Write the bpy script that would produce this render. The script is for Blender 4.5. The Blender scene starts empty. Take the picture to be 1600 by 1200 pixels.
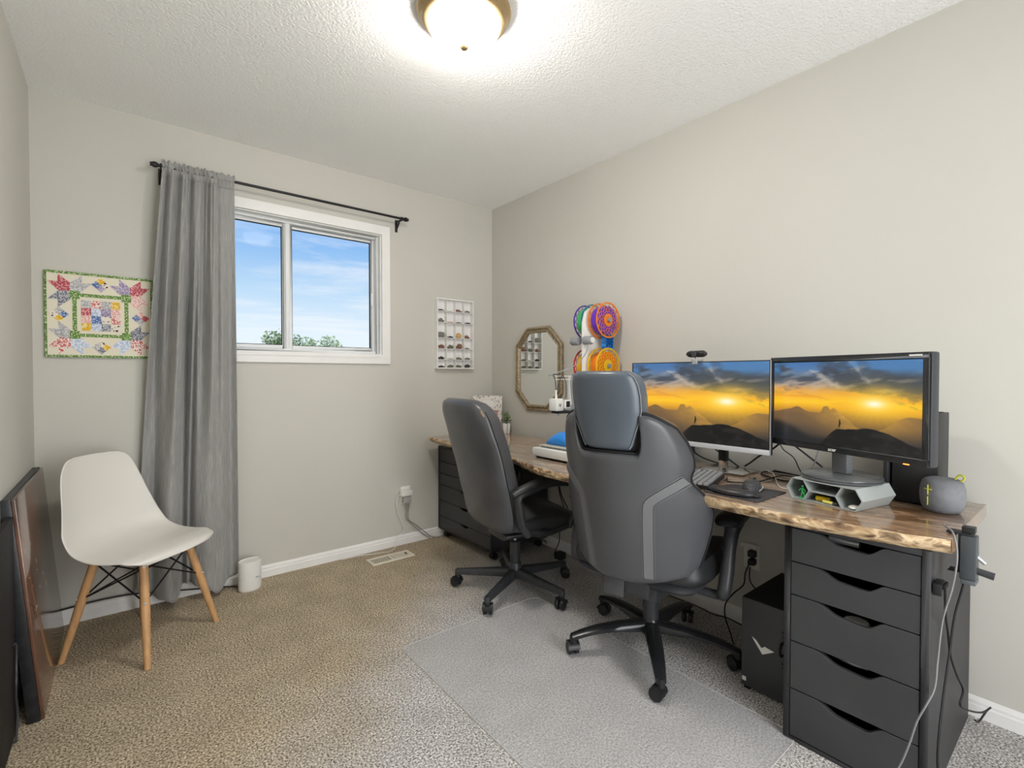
import bpy, bmesh, math, random
import numpy as np
from mathutils import Vector, Matrix, Euler, noise
random.seed(7)
PI = math.pi
R = math.radians
SC = bpy.context.scene
COL = SC.collection

# ------------------------------------------------------------------ camera
CAM = (-2.2553, -3.0447, 1.1586)
YAW, PITCH, ROLL, FPX = 0.678897, -0.018127, 0.000211, 757.2
cd = bpy.data.cameras.new('camera')
cam = bpy.data.objects.new('camera', cd)
COL.objects.link(cam)
cd.sensor_fit = 'HORIZONTAL'
cd.sensor_width = 36.0
cd.lens = 36.0 * FPX / 1600.0
cd.clip_start = 0.02
cd.clip_end = 500
Fv = Vector((math.sin(YAW) * math.cos(PITCH), math.cos(YAW) * math.cos(PITCH), math.sin(PITCH)))
Rv = Vector((math.cos(YAW), -math.sin(YAW), 0))
Uv = Rv.cross(Fv)
Rr = Rv * math.cos(ROLL) + Uv * math.sin(ROLL)
Ur = -Rv * math.sin(ROLL) + Uv * math.cos(ROLL)
Mc = Matrix((( Rr.x, Ur.x, -Fv.x), (Rr.y, Ur.y, -Fv.y), (Rr.z, Ur.z, -Fv.z))).to_4x4()
Mc.translation = Vector(CAM)
cam.matrix_world = Mc
SC.camera = cam

# ------------------------------------------------------------------ exposure, world
SC.view_settings.view_transform = 'Standard'
SC.view_settings.look = 'None'
SC.view_settings.gamma = 1.0
SC.view_settings.use_curve_mapping = False
SC.view_settings.exposure = 0.12
SC.cycles.use_denoising = True
SC.cycles.max_bounces = 10
SC.cycles.diffuse_bounces = 6
LAMP_EMIT = 86.0
SKY_STRENGTH = 1.0
FILL_POWER = 48.0
# afternoon sun on the far side of the house: it lights the trees and never reaches the window
sl = bpy.data.lights.new('sun', 'SUN')
sl.energy = 3.0
sl.angle = 0.01
sl.color = (1.0, 0.95, 0.86)
so = bpy.data.objects.new('sun', sl)
COL.objects.link(so)
so.rotation_euler = (math.radians(48), 0, math.radians(-25))
# soft fill light added at the doorway behind the camera to brighten the room
hl = bpy.data.lights.new('fill_light', 'AREA')
hl.shape = 'RECTANGLE'
hl.size, hl.size_y = 0.95, 1.95
hl.energy = FILL_POWER
hl.color = (0.97, 0.985, 1.0)
ho = bpy.data.objects.new('fill_light', hl)
COL.objects.link(ho)
ho.location = (-1.25, -4.09, 1.05)
ho.rotation_euler = (math.radians(90), 0, 0)

W, D, H = 2.5625, 3.95, 2.44      # room: x -W..0, y -D..0


def lin(h):
    h = h.lstrip('#')
    o = []
    for i in (0, 2, 4):
        c = int(h[i:i + 2], 16) / 255
        o.append(c / 12.92 if c <= 0.04045 else ((c + 0.055) / 1.055) ** 2.4)
    return (*o, 1.0)


world = bpy.data.worlds.new('sky')
SC.world = world
world.use_nodes = True
wn = world.node_tree
wn.nodes.clear()


def N(nt, typ, **kw):
    n = nt.nodes.new(typ)
    for k, v in kw.items():
        if k.startswith('i_'):
            key = k[2:].replace('_', ' ')
            n.inputs[key if key in n.inputs else int(k[2:])].default_value = v
        else:
            setattr(n, k, v)
    return n


def ramp(nt, stops, interp='LINEAR'):
    n = nt.nodes.new('ShaderNodeValToRGB')
    cr = n.color_ramp
    cr.interpolation = interp
    while len(cr.elements) < len(stops):
        cr.elements.new(0.5)
    for e, (p, c) in zip(cr.elements, stops):
        e.position = p
        e.color = lin(c) if isinstance(c, str) else ((c, c, c, 1) if not isinstance(c, tuple) else c)
    return n


def build_world():
    nt = wn
    L = nt.links.new
    out = N(nt, 'ShaderNodeOutputWorld')
    bg = N(nt, 'ShaderNodeBackground')
    bg.inputs['Strength'].default_value = SKY_STRENGTH
    tc = N(nt, 'ShaderNodeTexCoord')
    sp = N(nt, 'ShaderNodeSeparateXYZ')
    L(tc.outputs['Generated'], sp.inputs[0])
    base = ramp(nt, [(0.0, '#8f9488'), (0.495, '#c9cfd0'), (0.5, '#f1f7fc'), (0.54, '#e3f0fb'), (0.58, '#bcdaf6'),
                     (0.62, '#8dbcf0'), (0.66, '#76adee'), (0.8, '#5f98e0'), (1.0, '#4a84d4')])
    mp = N(nt, 'ShaderNodeMath', operation='MULTIPLY_ADD')
    mp.inputs[1].default_value = 0.5
    mp.inputs[2].default_value = 0.5
    L(sp.outputs['Z'], mp.inputs[0])
    L(mp.outputs[0], base.inputs[0])
    # flat layers of thin cloud: direction divided by height
    mz = N(nt, 'ShaderNodeMath', operation='MAXIMUM')
    mz.inputs[1].default_value = 0.03
    L(sp.outputs['Z'], mz.inputs[0])
    dv = N(nt, 'ShaderNodeVectorMath', operation='DIVIDE')
    cb = N(nt, 'ShaderNodeCombineXYZ')
    for i in range(3):
        L(mz.outputs[0], cb.inputs[i])
    L(tc.outputs['Generated'], dv.inputs[0])
    L(cb.outputs[0], dv.inputs[1])
    mpp = N(nt, 'ShaderNodeMapping')
    mpp.inputs['Scale'].default_value = (0.45, 0.62, 1.0)
    mpp.inputs['Rotation'].default_value = (0, 0, 0.5)
    mpp.inputs['Location'].default_value = (3.1, 1.7, 0)
    L(dv.outputs[0], mpp.inputs[0])
    no = N(nt, 'ShaderNodeTexNoise')
    no.inputs['Scale'].default_value = 1.0
    no.inputs['Detail'].default_value = 7
    no.inputs['Roughness'].default_value = 0.6
    no.inputs['Distortion'].default_value = 0.4
    L(mpp.outputs[0], no.inputs['Vector'])
    cr = ramp(nt, [(0.46, 0.0), (0.70, 0.75)])
    L(no.outputs['Fac'], cr.inputs[0])
    mx = N(nt, 'ShaderNodeMix', data_type='RGBA')
    mx.inputs[7].default_value = lin('#f1f5fa')
    L(cr.outputs[0], mx.inputs[0])
    L(base.outputs[0], mx.inputs[6])
    L(mx.outputs[2], bg.inputs['Color'])
    L(bg.outputs[0], out.inputs[0])


build_world()

# ------------------------------------------------------------------ materials
MATS = {}


def pm(name, color, rough=0.5, metal=0.0, var=0.0, vscale=20.0, bump=0.0, bscale=200.0, bdist=0.002,
       color2=None, spec=0.5, coat=0.0, stretch=None, emit=None, emit_s=0.0, trans=0.0, ior=1.45, alpha=1.0,
       sheen=0.0, detail=4.0, vlo=0.35, vhi=0.65):
    if name in MATS:
        return MATS[name]
    m = bpy.data.materials.new(name)
    m.use_nodes = True
    nt = m.node_tree
    b = nt.nodes['Principled BSDF']
    L = nt.links.new
    c = lin(color) if isinstance(color, str) else color
    b.inputs['Base Color'].default_value = c
    b.inputs['Roughness'].default_value = rough
    b.inputs['Metallic'].default_value = metal
    b.inputs['Specular IOR Level'].default_value = spec
    b.inputs['Coat Weight'].default_value = coat
    b.inputs['Transmission Weight'].default_value = trans
    b.inputs['IOR'].default_value = ior
    b.inputs['Alpha'].default_value = alpha
    b.inputs['Sheen Weight'].default_value = sheen
    if emit:
        b.inputs['Emission Color'].default_value = lin(emit)
        b.inputs['Emission Strength'].default_value = emit_s
    if var > 0 or bump > 0 or color2:
        tc = N(nt, 'ShaderNodeTexCoord')
        mp = N(nt, 'ShaderNodeMapping')
        if stretch:
            mp.inputs['Scale'].default_value = stretch
        L(tc.outputs['Object'], mp.inputs[0])
    if var > 0 or color2:
        no = N(nt, 'ShaderNodeTexNoise')
        no.inputs['Scale'].default_value = vscale
        no.inputs['Detail'].default_value = detail
        L(mp.outputs[0], no.inputs['Vector'])
        if color2:
            c2 = lin(color2)
        else:
            c2 = tuple(max(0, x * (1 - var)) for x in c[:3]) + (1,)
            c = tuple(min(1, x * (1 + var)) for x in c[:3]) + (1,)
        r = ramp(nt, [(vlo, c), (vhi, c2)])
        L(no.outputs['Fac'], r.inputs[0])
        L(r.outputs[0], b.inputs['Base Color'])
    if bump > 0:
        nb = N(nt, 'ShaderNodeTexNoise')
        nb.inputs['Scale'].default_value = bscale
        nb.inputs['Detail'].default_value = 3
        L(mp.outputs[0], nb.inputs['Vector'])
        bp = N(nt, 'ShaderNodeBump')
        bp.inputs['Strength'].default_value = bump
        bp.inputs['Distance'].default_value = bdist
        L(nb.outputs['Fac'], bp.inputs['Height'])
        L(bp.outputs[0], b.inputs['Normal'])
    MATS[name] = m
    return m


M_wall = pm('wall_paint', '#c6c4bc', 0.62, var=0.012, vscale=2.0, bump=0.12, bscale=260, bdist=0.001)
M_ceil = pm('ceiling_texture', '#f5f5f4', 0.9, bump=0.8, bscale=110, bdist=0.006, detail=6)
M_white = pm('white_trim', '#e9e8e6', 0.45, var=0.02, vscale=8)
M_vinyl = pm('white_vinyl', '#dfe1e2', 0.35)
M_plast_w = pm('white_plastic', '#e4e3df', 0.35)
M_black = pm('black_plastic', '#1d1e20', 0.42, var=0.1, vscale=12)
M_blackm = pm('black_matte', '#141415', 0.7)
M_dgrey = pm('dark_grey_plastic', '#3a3b3e', 0.4)
M_cable = pm('black_cable', '#161617', 0.5)
M_chrome = pm('chrome', '#d8d8d8', 0.15, metal=1.0)
M_silver = pm('silver_plastic', '#b5b7ba', 0.32, metal=0.5)


def carpet():
    m = bpy.data.materials.new('carpet_pile')
    m.use_nodes = True
    nt = m.node_tree
    L = nt.links.new
    b = nt.nodes['Principled BSDF']
    b.inputs['Roughness'].default_value = 1.0
    b.inputs['Specular IOR Level'].default_value = 0.1
    tc = N(nt, 'ShaderNodeTexCoord')
    sp = N(nt, 'ShaderNodeSeparateXYZ')
    L(tc.outputs['Object'], sp.inputs[0])
    # fleck: two scales of noise
    n1 = N(nt, 'ShaderNodeTexNoise')
    n1.inputs['Scale'].default_value = 150
    n1.inputs['Detail'].default_value = 4
    n1.inputs['Roughness'].default_value = 0.75
    L(tc.outputs['Object'], n1.inputs['Vector'])
    tan = ramp(nt, [(0.38, '#42382c'), (0.46, '#9f8e77'), (0.53, '#c4b498'), (0.61, '#f3e8d2')])
    gry = ramp(nt, [(0.38, '#43413e'), (0.46, '#aaa7a3'), (0.53, '#cfccc9'), (0.61, '#fbf9f7')])
    L(n1.outputs['Fac'], tan.inputs[0])
    L(n1.outputs['Fac'], gry.inputs[0])
    # broad drift from tan (far, left) to grey (near, right) with a ragged edge
    n2 = N(nt, 'ShaderNodeTexNoise')
    n2.inputs['Scale'].default_value = 1.6
    n2.inputs['Detail'].default_value = 3
    L(tc.outputs['Object'], n2.inputs['Vector'])
    # d = y*1.0 - x*0.75
    a = N(nt, 'ShaderNodeMath', operation='MULTIPLY')
    a.inputs[1].default_value = -0.70
    L(sp.outputs['X'], a.inputs[0])
    s = N(nt, 'ShaderNodeMath', operation='ADD')
    L(sp.outputs['Y'], s.inputs[0])
    L(a.outputs[0], s.inputs[1])
    s2 = N(nt, 'ShaderNodeMath', operation='MULTIPLY_ADD')
    s2.inputs[1].default_value = 0.9
    L(n2.outputs['Fac'], s2.inputs[0])
    L(s.outputs[0], s2.inputs[2])
    rg = N(nt, 'ShaderNodeMapRange')
    rg.inputs['From Min'].default_value = 0.0
    rg.inputs['From Max'].default_value = 0.55
    L(s2.outputs[0], rg.inputs['Value'])
    mx = N(nt, 'ShaderNodeMix', data_type='RGBA')
    L(rg.outputs[0], mx.inputs[0])
    L(gry.outputs[0], mx.inputs[6])
    L(tan.outputs[0], mx.inputs[7])
    # soft footprints / vacuum marks
    n3 = N(nt, 'ShaderNodeTexNoise')
    n3.inputs['Scale'].default_value = 7
    n3.inputs['Detail'].default_value = 2
    L(tc.outputs['Object'], n3.inputs['Vector'])
    r3 = ramp(nt, [(0.35, 0.86), (0.65, 1.0)])
    L(n3.outputs['Fac'], r3.inputs[0])
    mm = N(nt, 'ShaderNodeMix', data_type='RGBA', blend_type='MULTIPLY')
    mm.inputs[0].default_value = 1.0
    L(mx.outputs[2], mm.inputs[6])
    L(r3.outputs[0], mm.inputs[7])
    L(mm.outputs[2], b.inputs['Base Color'])
    bp = N(nt, 'ShaderNodeBump')
    bp.inputs['Strength'].default_value = 0.7
    bp.inputs['Distance'].default_value = 0.006
    L(n1.outputs['Fac'], bp.inputs['Height'])
    L(bp.outputs[0], b.inputs['Normal'])
    return m


M_carpet = carpet()


# ------------------------------------------------------------------ mesh builder
class MB:
    def __init__(s):
        s.v = []
        s.f = []

    def add(s, vs, fs):
        o = len(s.v)
        s.v += [tuple(v) for v in vs]
        s.f += [tuple(i + o for i in f) for f in fs]
        return s

    def box(s, c, d, rot=None, taper=1.0):
        """centre, full dims; rot = Euler tuple; taper scales top xy"""
        x, y, z = d[0] / 2, d[1] / 2, d[2] / 2
        vs = []
        for sz, k in ((-z, 1.0), (z, taper)):
            for sx, sy in ((-x, -y), (x, -y), (x, y), (-x, y)):
                vs.append(Vector((sx * k, sy * k, sz)))
        if rot:
            m = Euler(rot).to_matrix()
            vs = [m @ v for v in vs]
        c = Vector(c)
        return s.add([v + c for v in vs], [(3, 2, 1, 0), (4, 5, 6, 7), (0, 1, 5, 4), (1, 2, 6, 5), (2, 3, 7, 6), (3, 0, 4, 7)])

    def bb(s, x0, x1, y0, y1, z0, z1):
        return s.box(((x0 + x1) / 2, (y0 + y1) / 2, (z0 + z1) / 2), (abs(x1 - x0), abs(y1 - y0), abs(z1 - z0)))

    def bar(s, a, b, w, h=None, up=(0, 0, 1), w2=None, h2=None):
        """rectangular bar from a to b"""
        h = h or w
        w2 = w2 or w
        h2 = h2 or h
        a, b = Vector(a), Vector(b)
        d = (b - a).normalized()
        u = Vector(up)
        sd = d.cross(u)
        if sd.length < 1e-4:
            sd = d.cross(Vector((1, 0, 0)))
        sd.normalize()
        u = sd.cross(d)
        vs = []
        for p, ww, hh in ((a, w, h), (b, w2, h2)):
            for i, j in ((-1, -1), (1, -1), (1, 1), (-1, 1)):
                vs.append(p + sd * (i * ww / 2) + u * (j * hh / 2))
        return s.add(vs, [(3, 2, 1, 0), (4, 5, 6, 7), (0, 1, 5, 4), (1, 2, 6, 5), (2, 3, 7, 6), (3, 0, 4, 7)])

    def lathe(s, prof, c=(0, 0, 0), axis='z', n=24, cap=True, ang=2 * PI):
        """prof: list of (r, h); revolved around axis through c"""
        vs = []
        for r, h in prof:
            for k in range(n):
                t = ang * k / n
                x, y = r * math.cos(t), r * math.sin(t)
                if axis == 'z':
                    p = (x, y, h)
                elif axis == 'y':
                    p = (y, h, x)
                else:
                    p = (h, x, y)
                vs.append((p[0] + c[0], p[1] + c[1], p[2] + c[2]))
        fs = []
        for i in range(len(prof) - 1):
            for k in range(n):
                k2 = (k + 1) % n
                fs.append((i * n + k, i * n + k2, (i + 1) * n + k2, (i + 1) * n + k))
        if cap:
            fs.append(tuple(reversed(range(n))))
            fs.append(tuple((len(prof) - 1) * n + k for k in range(n)))
        return s.add(vs, fs)

    def cyl(s, a, b, r, r2=None, n=16):
        return s.tube([a, b], [r, r2 if r2 is not None else r], n=n, smooth=False)

    def tube(s, pts, r, n=8, smooth=True, sub=5, closed=False):
        pts = [Vector(p) for p in pts]
        rs = r if isinstance(r, (list, tuple)) else [r] * len(pts)
        if smooth and len(pts) > 2:
            P, Q = [], []
            m = len(pts)
            rng = range(m) if closed else range(m - 1)
            for i in rng:
                p0 = pts[(i - 1) % m] if (closed or i > 0) else pts[i]
                p1, p2 = pts[i], pts[(i + 1) % m]
                p3 = pts[(i + 2) % m] if (closed or i + 2 < m) else p2
                for k in range(sub):
                    t = k / sub
                    P.append(0.5 * ((2 * p1) + (p2 - p0) * t + (2 * p0 - 5 * p1 + 4 * p2 - p3) * t * t + (3 * p1 - p0 - 3 * p2 + p3) * t ** 3))
                    Q.append(rs[i] * (1 - t) + rs[(i + 1) % m] * t)
            if not closed:
                P.append(pts[-1])
                Q.append(rs[-1])
            pts, rs = P, Q
        m = len(pts)
        vs = []
        prev = None
        for i in range(m):
            if closed:
                d = pts[(i + 1) % m] - pts[(i - 1) % m]
            else:
                d = pts[min(i + 1, m - 1)] - pts[max(i - 1, 0)]
            d = d.normalized() if d.length > 1e-9 else Vector((0, 0, 1))
            if prev is None:
                u = Vector((0, 0, 1)) if abs(d.z) < 0.9 else Vector((1, 0, 0))
            else:
                u = prev
            sd = d.cross(u).normalized()
            u = sd.cross(d).normalized()
            prev = u
            for k in range(n):
                t = 2 * PI * k / n
                vs.append(pts[i] + (sd * math.cos(t) + u * math.sin(t)) * rs[i])
        fs = []
        for i in range(m if closed else m - 1):
            j = (i + 1) % m
            for k in range(n):
                k2 = (k + 1) % n
                fs.append((i * n + k, i * n + k2, j * n + k2, j * n + k))
        if not closed:
            fs.append(tuple(reversed(range(n))))
            fs.append(tuple((m - 1) * n + k for k in range(n)))
        return s.add(vs, fs)

    def prism(s, poly, h0, h1, axis='z'):
        """poly 2-D extruded. axis x: poly=(y,z); axis y: poly=(x,z); axis z: poly=(x,y)"""
        def P(a, b, h):
            return {'x': (h, a, b), 'y': (a, h, b), 'z': (a, b, h)}[axis]
        n = len(poly)
        vs = [P(a, b, h0) for a, b in poly] + [P(a, b, h1) for a, b in poly]
        fs = [tuple(reversed(range(n))), tuple(range(n, 2 * n))]
        fs += [(i, (i + 1) % n, n + (i + 1) % n, n + i) for i in range(n)]
        return s.add(vs, fs)

    def grid(s, fn, nu, nv, closed_u=False):
        """fn(u,v)->xyz, u,v in 0..1"""
        vs = []
        cu = nu if closed_u else nu + 1
        for j in range(nv + 1):
            for i in range(cu):
                vs.append(fn(i / nu, j / nv))
        fs = []
        for j in range(nv):
            for i in range(nu):
                i2 = (i + 1) % cu
                fs.append((j * cu + i, j * cu + i2, (j + 1) * cu + i2, (j + 1) * cu + i))
        return s.add(vs, fs)

    def ball(s, c, r, n=12, m=8):
        r = (r, r, r) if not isinstance(r, (tuple, list)) else r
        return s.grid(lambda u, v: (c[0] + r[0] * math.sin(PI * max(0.001, min(.999, v))) * math.cos(2 * PI * u),
                                    c[1] + r[1] * math.sin(PI * max(0.001, min(.999, v))) * math.sin(2 * PI * u),
                                    c[2] - r[2] * math.cos(PI * v)), n, m, closed_u=True)

    def xf(s, mat):
        s.v = [tuple(mat @ Vector(v)) for v in s.v]
        return s

    def build(s, name, mat, parent=None, bevel=0.0, seg=2, smooth=False, sub=0, solid=0.0, recentre=False, angle=40):
        me = bpy.data.meshes.new(name)
        off = Vector((0, 0, 0))
        if recentre:
            a = np.array(s.v)
            off = Vector(((a[:, 0].min() + a[:, 0].max()) / 2, (a[:, 1].min() + a[:, 1].max()) / 2, a[:, 2].min()))
        me.from_pydata([tuple(Vector(v) - off) for v in s.v], [], s.f)
        bm = bmesh.new()
        bm.from_mesh(me)
        bmesh.ops.remove_doubles(bm, verts=bm.verts, dist=1e-6)
        bmesh.ops.recalc_face_normals(bm, faces=bm.faces)
        if bevel > 0:
            es = [e for e in bm.edges if len(e.link_faces) == 2 and e.calc_face_angle(0) > R(35)]
            bmesh.ops.bevel(bm, geom=es, offset=bevel, segments=seg, profile=0.5, affect='EDGES', clamp_overlap=True)
        bm.to_mesh(me)
        bm.free()
        if isinstance(mat, (list, tuple)):
            for m in mat:
                me.materials.append(m)
        else:
            me.materials.append(mat)
        if smooth or bevel > 0:
            for p in me.polygons:
                p.use_smooth = True
            try:
                me.set_sharp_from_angle(angle=R(angle))
            except Exception:
                pass
        o = bpy.data.objects.new(name, me)
        COL.objects.link(o)
        o.location = off
        if parent is not None:
            o.parent = parent
        if solid:
            md = o.modifiers.new('solid', 'SOLIDIFY')
            md.thickness = solid
            md.offset = 0
        if sub:
            md = o.modifiers.new('sub', 'SUBSURF')
            md.levels = sub
            md.render_levels = sub
        return o


def thing(name, label, cat, loc=(0, 0, 0), rz=0.0, group=None, rot=None):
    o = bpy.data.objects.new(name, None)
    o.empty_display_size = 0.05
    COL.objects.link(o)
    o.location = loc
    o.rotation_euler = rot if rot else (0, 0, rz)
    o['label'] = label
    o['category'] = cat
    if group:
        o['group'] = group
    return o


def tag(o, label, cat, group=None):
    o['label'] = label
    o['category'] = cat
    if group:
        o['group'] = group
    return o


def struct(o):
    o['kind'] = 'structure'
    return o


def dupc(o, parent=None):
    """copy one part (sharing its mesh) with its own children"""
    c = o.copy()
    COL.objects.link(c)
    if parent is not None:
        c.parent = parent
    for ch in list(o.children):
        dupc(ch, c)
    return c


# ------------------------------------------------------------------ the room
T = 0.12
struct(MB().bb(-W - T, T, -D - T, T, -0.10, 0).build('floor', M_carpet))
struct(MB().bb(-W - T, T, -D - T, T, H, H + T).build('ceiling', M_ceil))
struct(MB().bb(0, T, -D - T, T, 0, H).build('wall_right', M_wall))
struct(MB().bb(-W - T, -W, -D - T, T, 0, H).build('wall_left', M_wall))
wn_ = MB().bb(-W, -1.75, -D - T, -D, 0, H).bb(-0.75, 0, -D - T, -D, 0, H).bb(-1.75, -0.75, -D - T, -D, 2.05, H)
struct(wn_.build('wall_near', M_wall))
# window opening in the back wall
WX0, WX1, WZ0, WZ1 = -2.020, -0.905, 1.285, 2.088
wb = MB()
wb.bb(-W, WX0, 0, T, 0, H)
wb.bb(WX1, 0, 0, T, 0, H)
wb.bb(WX0, WX1, 0, T, 0, WZ0)
wb.bb(WX0, WX1, 0, T, WZ1, H)
struct(wb.build('wall_back', M_wall))


def baseboard(name, a, b, nrm):
    """a,b = ends along the wall (xy); nrm = into the room"""
    prof = [(0, 0), (0.013, 0), (0.013, 0.040), (0.010, 0.044), (0.010, 0.054), (0.005, 0.064), (0, 0.067)]
    m = MB()
    vs = []
    for p in (a, b):
        for d, z in prof:
            vs.append((p[0] + nrm[0] * d, p[1] + nrm[1] * d, z))
    n = len(prof)
    fs = [tuple(range(n)), tuple(reversed(range(n, 2 * n)))] + [(i, (i + 1) % n, n + (i + 1) % n, n + i) for i in range(n)]
    m.add(vs, fs)
    return struct(m.build(name, M_white))


baseboard('baseboard_back', (-W, 0), (0, 0), (0, -1))
baseboard('baseboard_right', (0, -0.0135), (0, -D + .0135), (-1, 0))
baseboard('baseboard_left', (-W, -0.0135), (-W, -D + .0135), (1, 0))

# unseen doorway behind the camera, opened for the added fill light, with trim
DX0, DX1, DZ = -1.75, -0.75, 2.05
dt = MB()
for yy in ((-D, -D + 0.018),):
    dt.bb(DX0 - .07, DX0, *yy, 0, DZ + .07).bb(DX1, DX1 + .07, *yy, 0, DZ + .07).bb(DX0, DX1, *yy, DZ, DZ + .07)
dt.bb(DX0, DX0 + .015, -D - T, -D, 0, DZ).bb(DX1 - .015, DX1, -D - T, -D, 0, DZ).bb(DX0 + .015, DX1 - .015, -D - T, -D, DZ - .015, DZ)
struct(dt.build('trim_1', M_white))

# unseen hall shell, added around the fill light to keep the sun out
hb = MB().bb(-2.6, 0.2, -D - T - 1.2, -D - T - 1.1, 0, H).bb(-2.7, -2.6, -D - T - 1.2, -D - T, 0, H).bb(0.2, 0.3, -D - T - 1.2, -D - T, 0, H)
struct(hb.build('wall_added_hall', M_wall))
struct(MB().bb(-2.7, 0.3, -D - T - 1.2, -D - T, -0.1, 0).build('floor_added_hall', M_carpet))
struct(MB().bb(-2.7, 0.3, -D - T - 1.2, -D - T, H, H + T).build('ceiling_added_hall', M_ceil))

# window: casing, jamb, vinyl frame, two sashes with panes
cw = 0.052
ws = MB()
for d0, d1, yy in ((-cw, -0.012, -0.014), (-0.012, 0.006, -0.018)):
    o_ = (WX0 + d0, WX1 - d0, WZ0 + d0, WZ1 - d0)
    i_ = (WX0 + d1, WX1 - d1, WZ0 + d1, WZ1 - d1)
    po = [(o_[0], o_[2]), (o_[1], o_[2]), (o_[1], o_[3]), (o_[0], o_[3])]
    pi = [(i_[0], i_[2]), (i_[1], i_[2]), (i_[1], i_[3]), (i_[0], i_[3])]
    vs_ = [(x, y, z) for y in (yy, 0) for P4 in (po, pi) for x, z in P4]
    fs_ = []
    for k in range(4):
        k2 = (k + 1) % 4
        fs_ += [(k, k2, 4 + k2, 4 + k), (8 + k, 12 + k, 12 + k2, 8 + k2), (k, 8 + k, 8 + k2, k2), (4 + k, 4 + k2, 12 + k2, 12 + k)]
    ws.add(vs_, fs_)
win = struct(ws.build('window_1', M_white))
mw = MB()
t = 0.012
mw.bb(WX0, WX0 + t, 0, T, WZ0, WZ1).bb(WX1 - t, WX1, 0, T, WZ0, WZ1).bb(WX0 + t, WX1 - t, 0, T, WZ1 - t, WZ1).bb(WX0 + t, WX1 - t, 0, T, WZ0, WZ0 + t)
mw.build('jamb', M_white, win)


def rect_frame(m, x0, x1, z0, z1, w, y0, y1):
    m.bb(x0, x0 + w, y0, y1, z0, z1).bb(x1 - w, x1, y0, y1, z0, z1)
    m.bb(x0 + w, x1 - w, y0, y1, z1 - w, z1).bb(x0 + w, x1 - w, y0, y1, z0, z0 + w)
    return m


MX = -1.478
fr = MB()
rect_frame(fr, WX0 + t, WX1 - t, WZ0 + t, WZ1 - t, 0.018, 0.035, 0.095)
fr.bb(MX - 0.012, MX + 0.012, 0.04, 0.09, WZ0 + t, WZ1 - t)
fr.build('vinyl_frame', M_vinyl, win, bevel=0.002)
M_glass = bpy.data.materials.new('window_glass')
M_glass.use_nodes = True
_n = M_glass.node_tree
_n.nodes.clear()
_o = N(_n, 'ShaderNodeOutputMaterial')
_tb = N(_n, 'ShaderNodeBsdfTransparent')
_tb.inputs[0].default_value = (0.97, 0.98, 0.98, 1)
_g = N(_n, 'ShaderNodeBsdfGlossy')
_g.inputs['Roughness'].default_value = 0.02
_m = N(_n, 'ShaderNodeMixShader')
_f = N(_n, 'ShaderNodeFresnel')
_f.inputs[0].default_value = 1.05
_n.links.new(_f.outputs[0], _m.inputs[0])
_n.links.new(_tb.outputs[0], _m.inputs[1])
_n.links.new(_g.outputs[0], _m.inputs[2])
_n.links.new(_m.outputs[0], _o.inputs[0])
for (x0, x1, yy) in ((WX0 + t + .018, MX - 0.006, 0.048), (MX + 0.008, WX1 - t - .018, 0.062)):
    sm = MB()
    z0, z1 = WZ0 + t + .018, WZ1 - t - .018
    rect_frame(sm, x0, x1, z0, z1, 0.022, yy, yy + 0.028)
    sh = sm.build('sash', M_vinyl, win, bevel=0.002)
    gm = MB()
    rect_frame(gm, x0 + 0.0225, x1 - 0.0225, z0 + 0.0225, z1 - 0.0225, 0.003, yy + .009, yy + 0.019)
    gm.build('gasket', M_blackm, sh)
    MB().bb(x0 + 0.023, x1 - 0.023, yy + 0.012, yy + 0.016, z0 + 0.023, z1 - 0.023).build('pane', M_glass, sh)
sp_ = MB().bb(-0.957, -0.947, 0.052, 0.062, 1.62, 1.70)
sp_.build('window_latch', M_vinyl, win)

# ------------------------------------------------------------------ ceiling lamp
LX, LY = -1.305, -1.60
lamp = thing('ceiling_lamp', 'round flush ceiling lamp with a brushed brass rim and a glowing ribbed glass dome', 'ceiling lamp', (LX, LY, H))
M_brass = pm('brushed_brass', '#a8916a', 0.35, metal=0.75, var=0.12, vscale=30, stretch=(1, 1, 12))
MB().lathe([(0.06, 0), (0.150, 0), (0.162, -0.006), (0.165, -0.016), (0.158, -0.028), (0.150, -0.033), (0.146, -0.044), (0.138, -0.05), (0.128, -0.052), (0.126, -0.040), (0.06, -0.030)],
           n=64, cap=False).build('lamp_rim', M_brass, lamp, smooth=True)


def dome(u, v):
    a = 2 * PI * u
    ph = v * PI / 2
    rr = 0.1275 * math.cos(ph) * (1 + 0.010 * math.cos(44 * a / 1.0) * (1 - v))
    return (rr * math.cos(a), rr * math.sin(a), -0.046 - 0.082 * math.sin(ph))


M_dome = pm('lit_glass', '#fff6e4', 0.3, emit='#fff9f2', emit_s=LAMP_EMIT)
MB().grid(dome, 176, 14, closed_u=True).build('glass_dome', M_dome, lamp, smooth=True)
MB().lathe([(0.016, -0.1275), (0.016, -0.133), (0.011, -0.139), (0.004, -0.143)], n=20).build('finial', M_brass, lamp, smooth=True)
# ------------------------------------------------------------------ desk slab
DZ1 = 0.735
DTH = 0.039
FRONT = [(-0.095, -.605), (-0.35, -.62), (-0.7, -.645), (-0.95, -.655), (-1.121, -.682), (-1.25, -.73), (-1.333, -.758), (-1.45, -.772), (-1.585, -.775),
         (-1.75, -.745), (-1.95, -.690), (-2.05, -.664), (-2.157, -.659), (-2.266, -.673), (-2.389, -.677), (-2.46, -.666), (-2.538, -.651),
         (-2.684, -.634), (-2.79, -.60)]


def interp(pts, y):
    for (y0, x0), (y1, x1) in zip(pts, pts[1:]):
        if y1 <= y <= y0:
            t = (y0 - y) / (y0 - y1)
            t = t * t * (3 - 2 * t) * 0.5 + t * 0.5
            return x0 + (x1 - x0) * t
    return pts[-1][1] if y < pts[-1][0] else pts[0][1]


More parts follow.
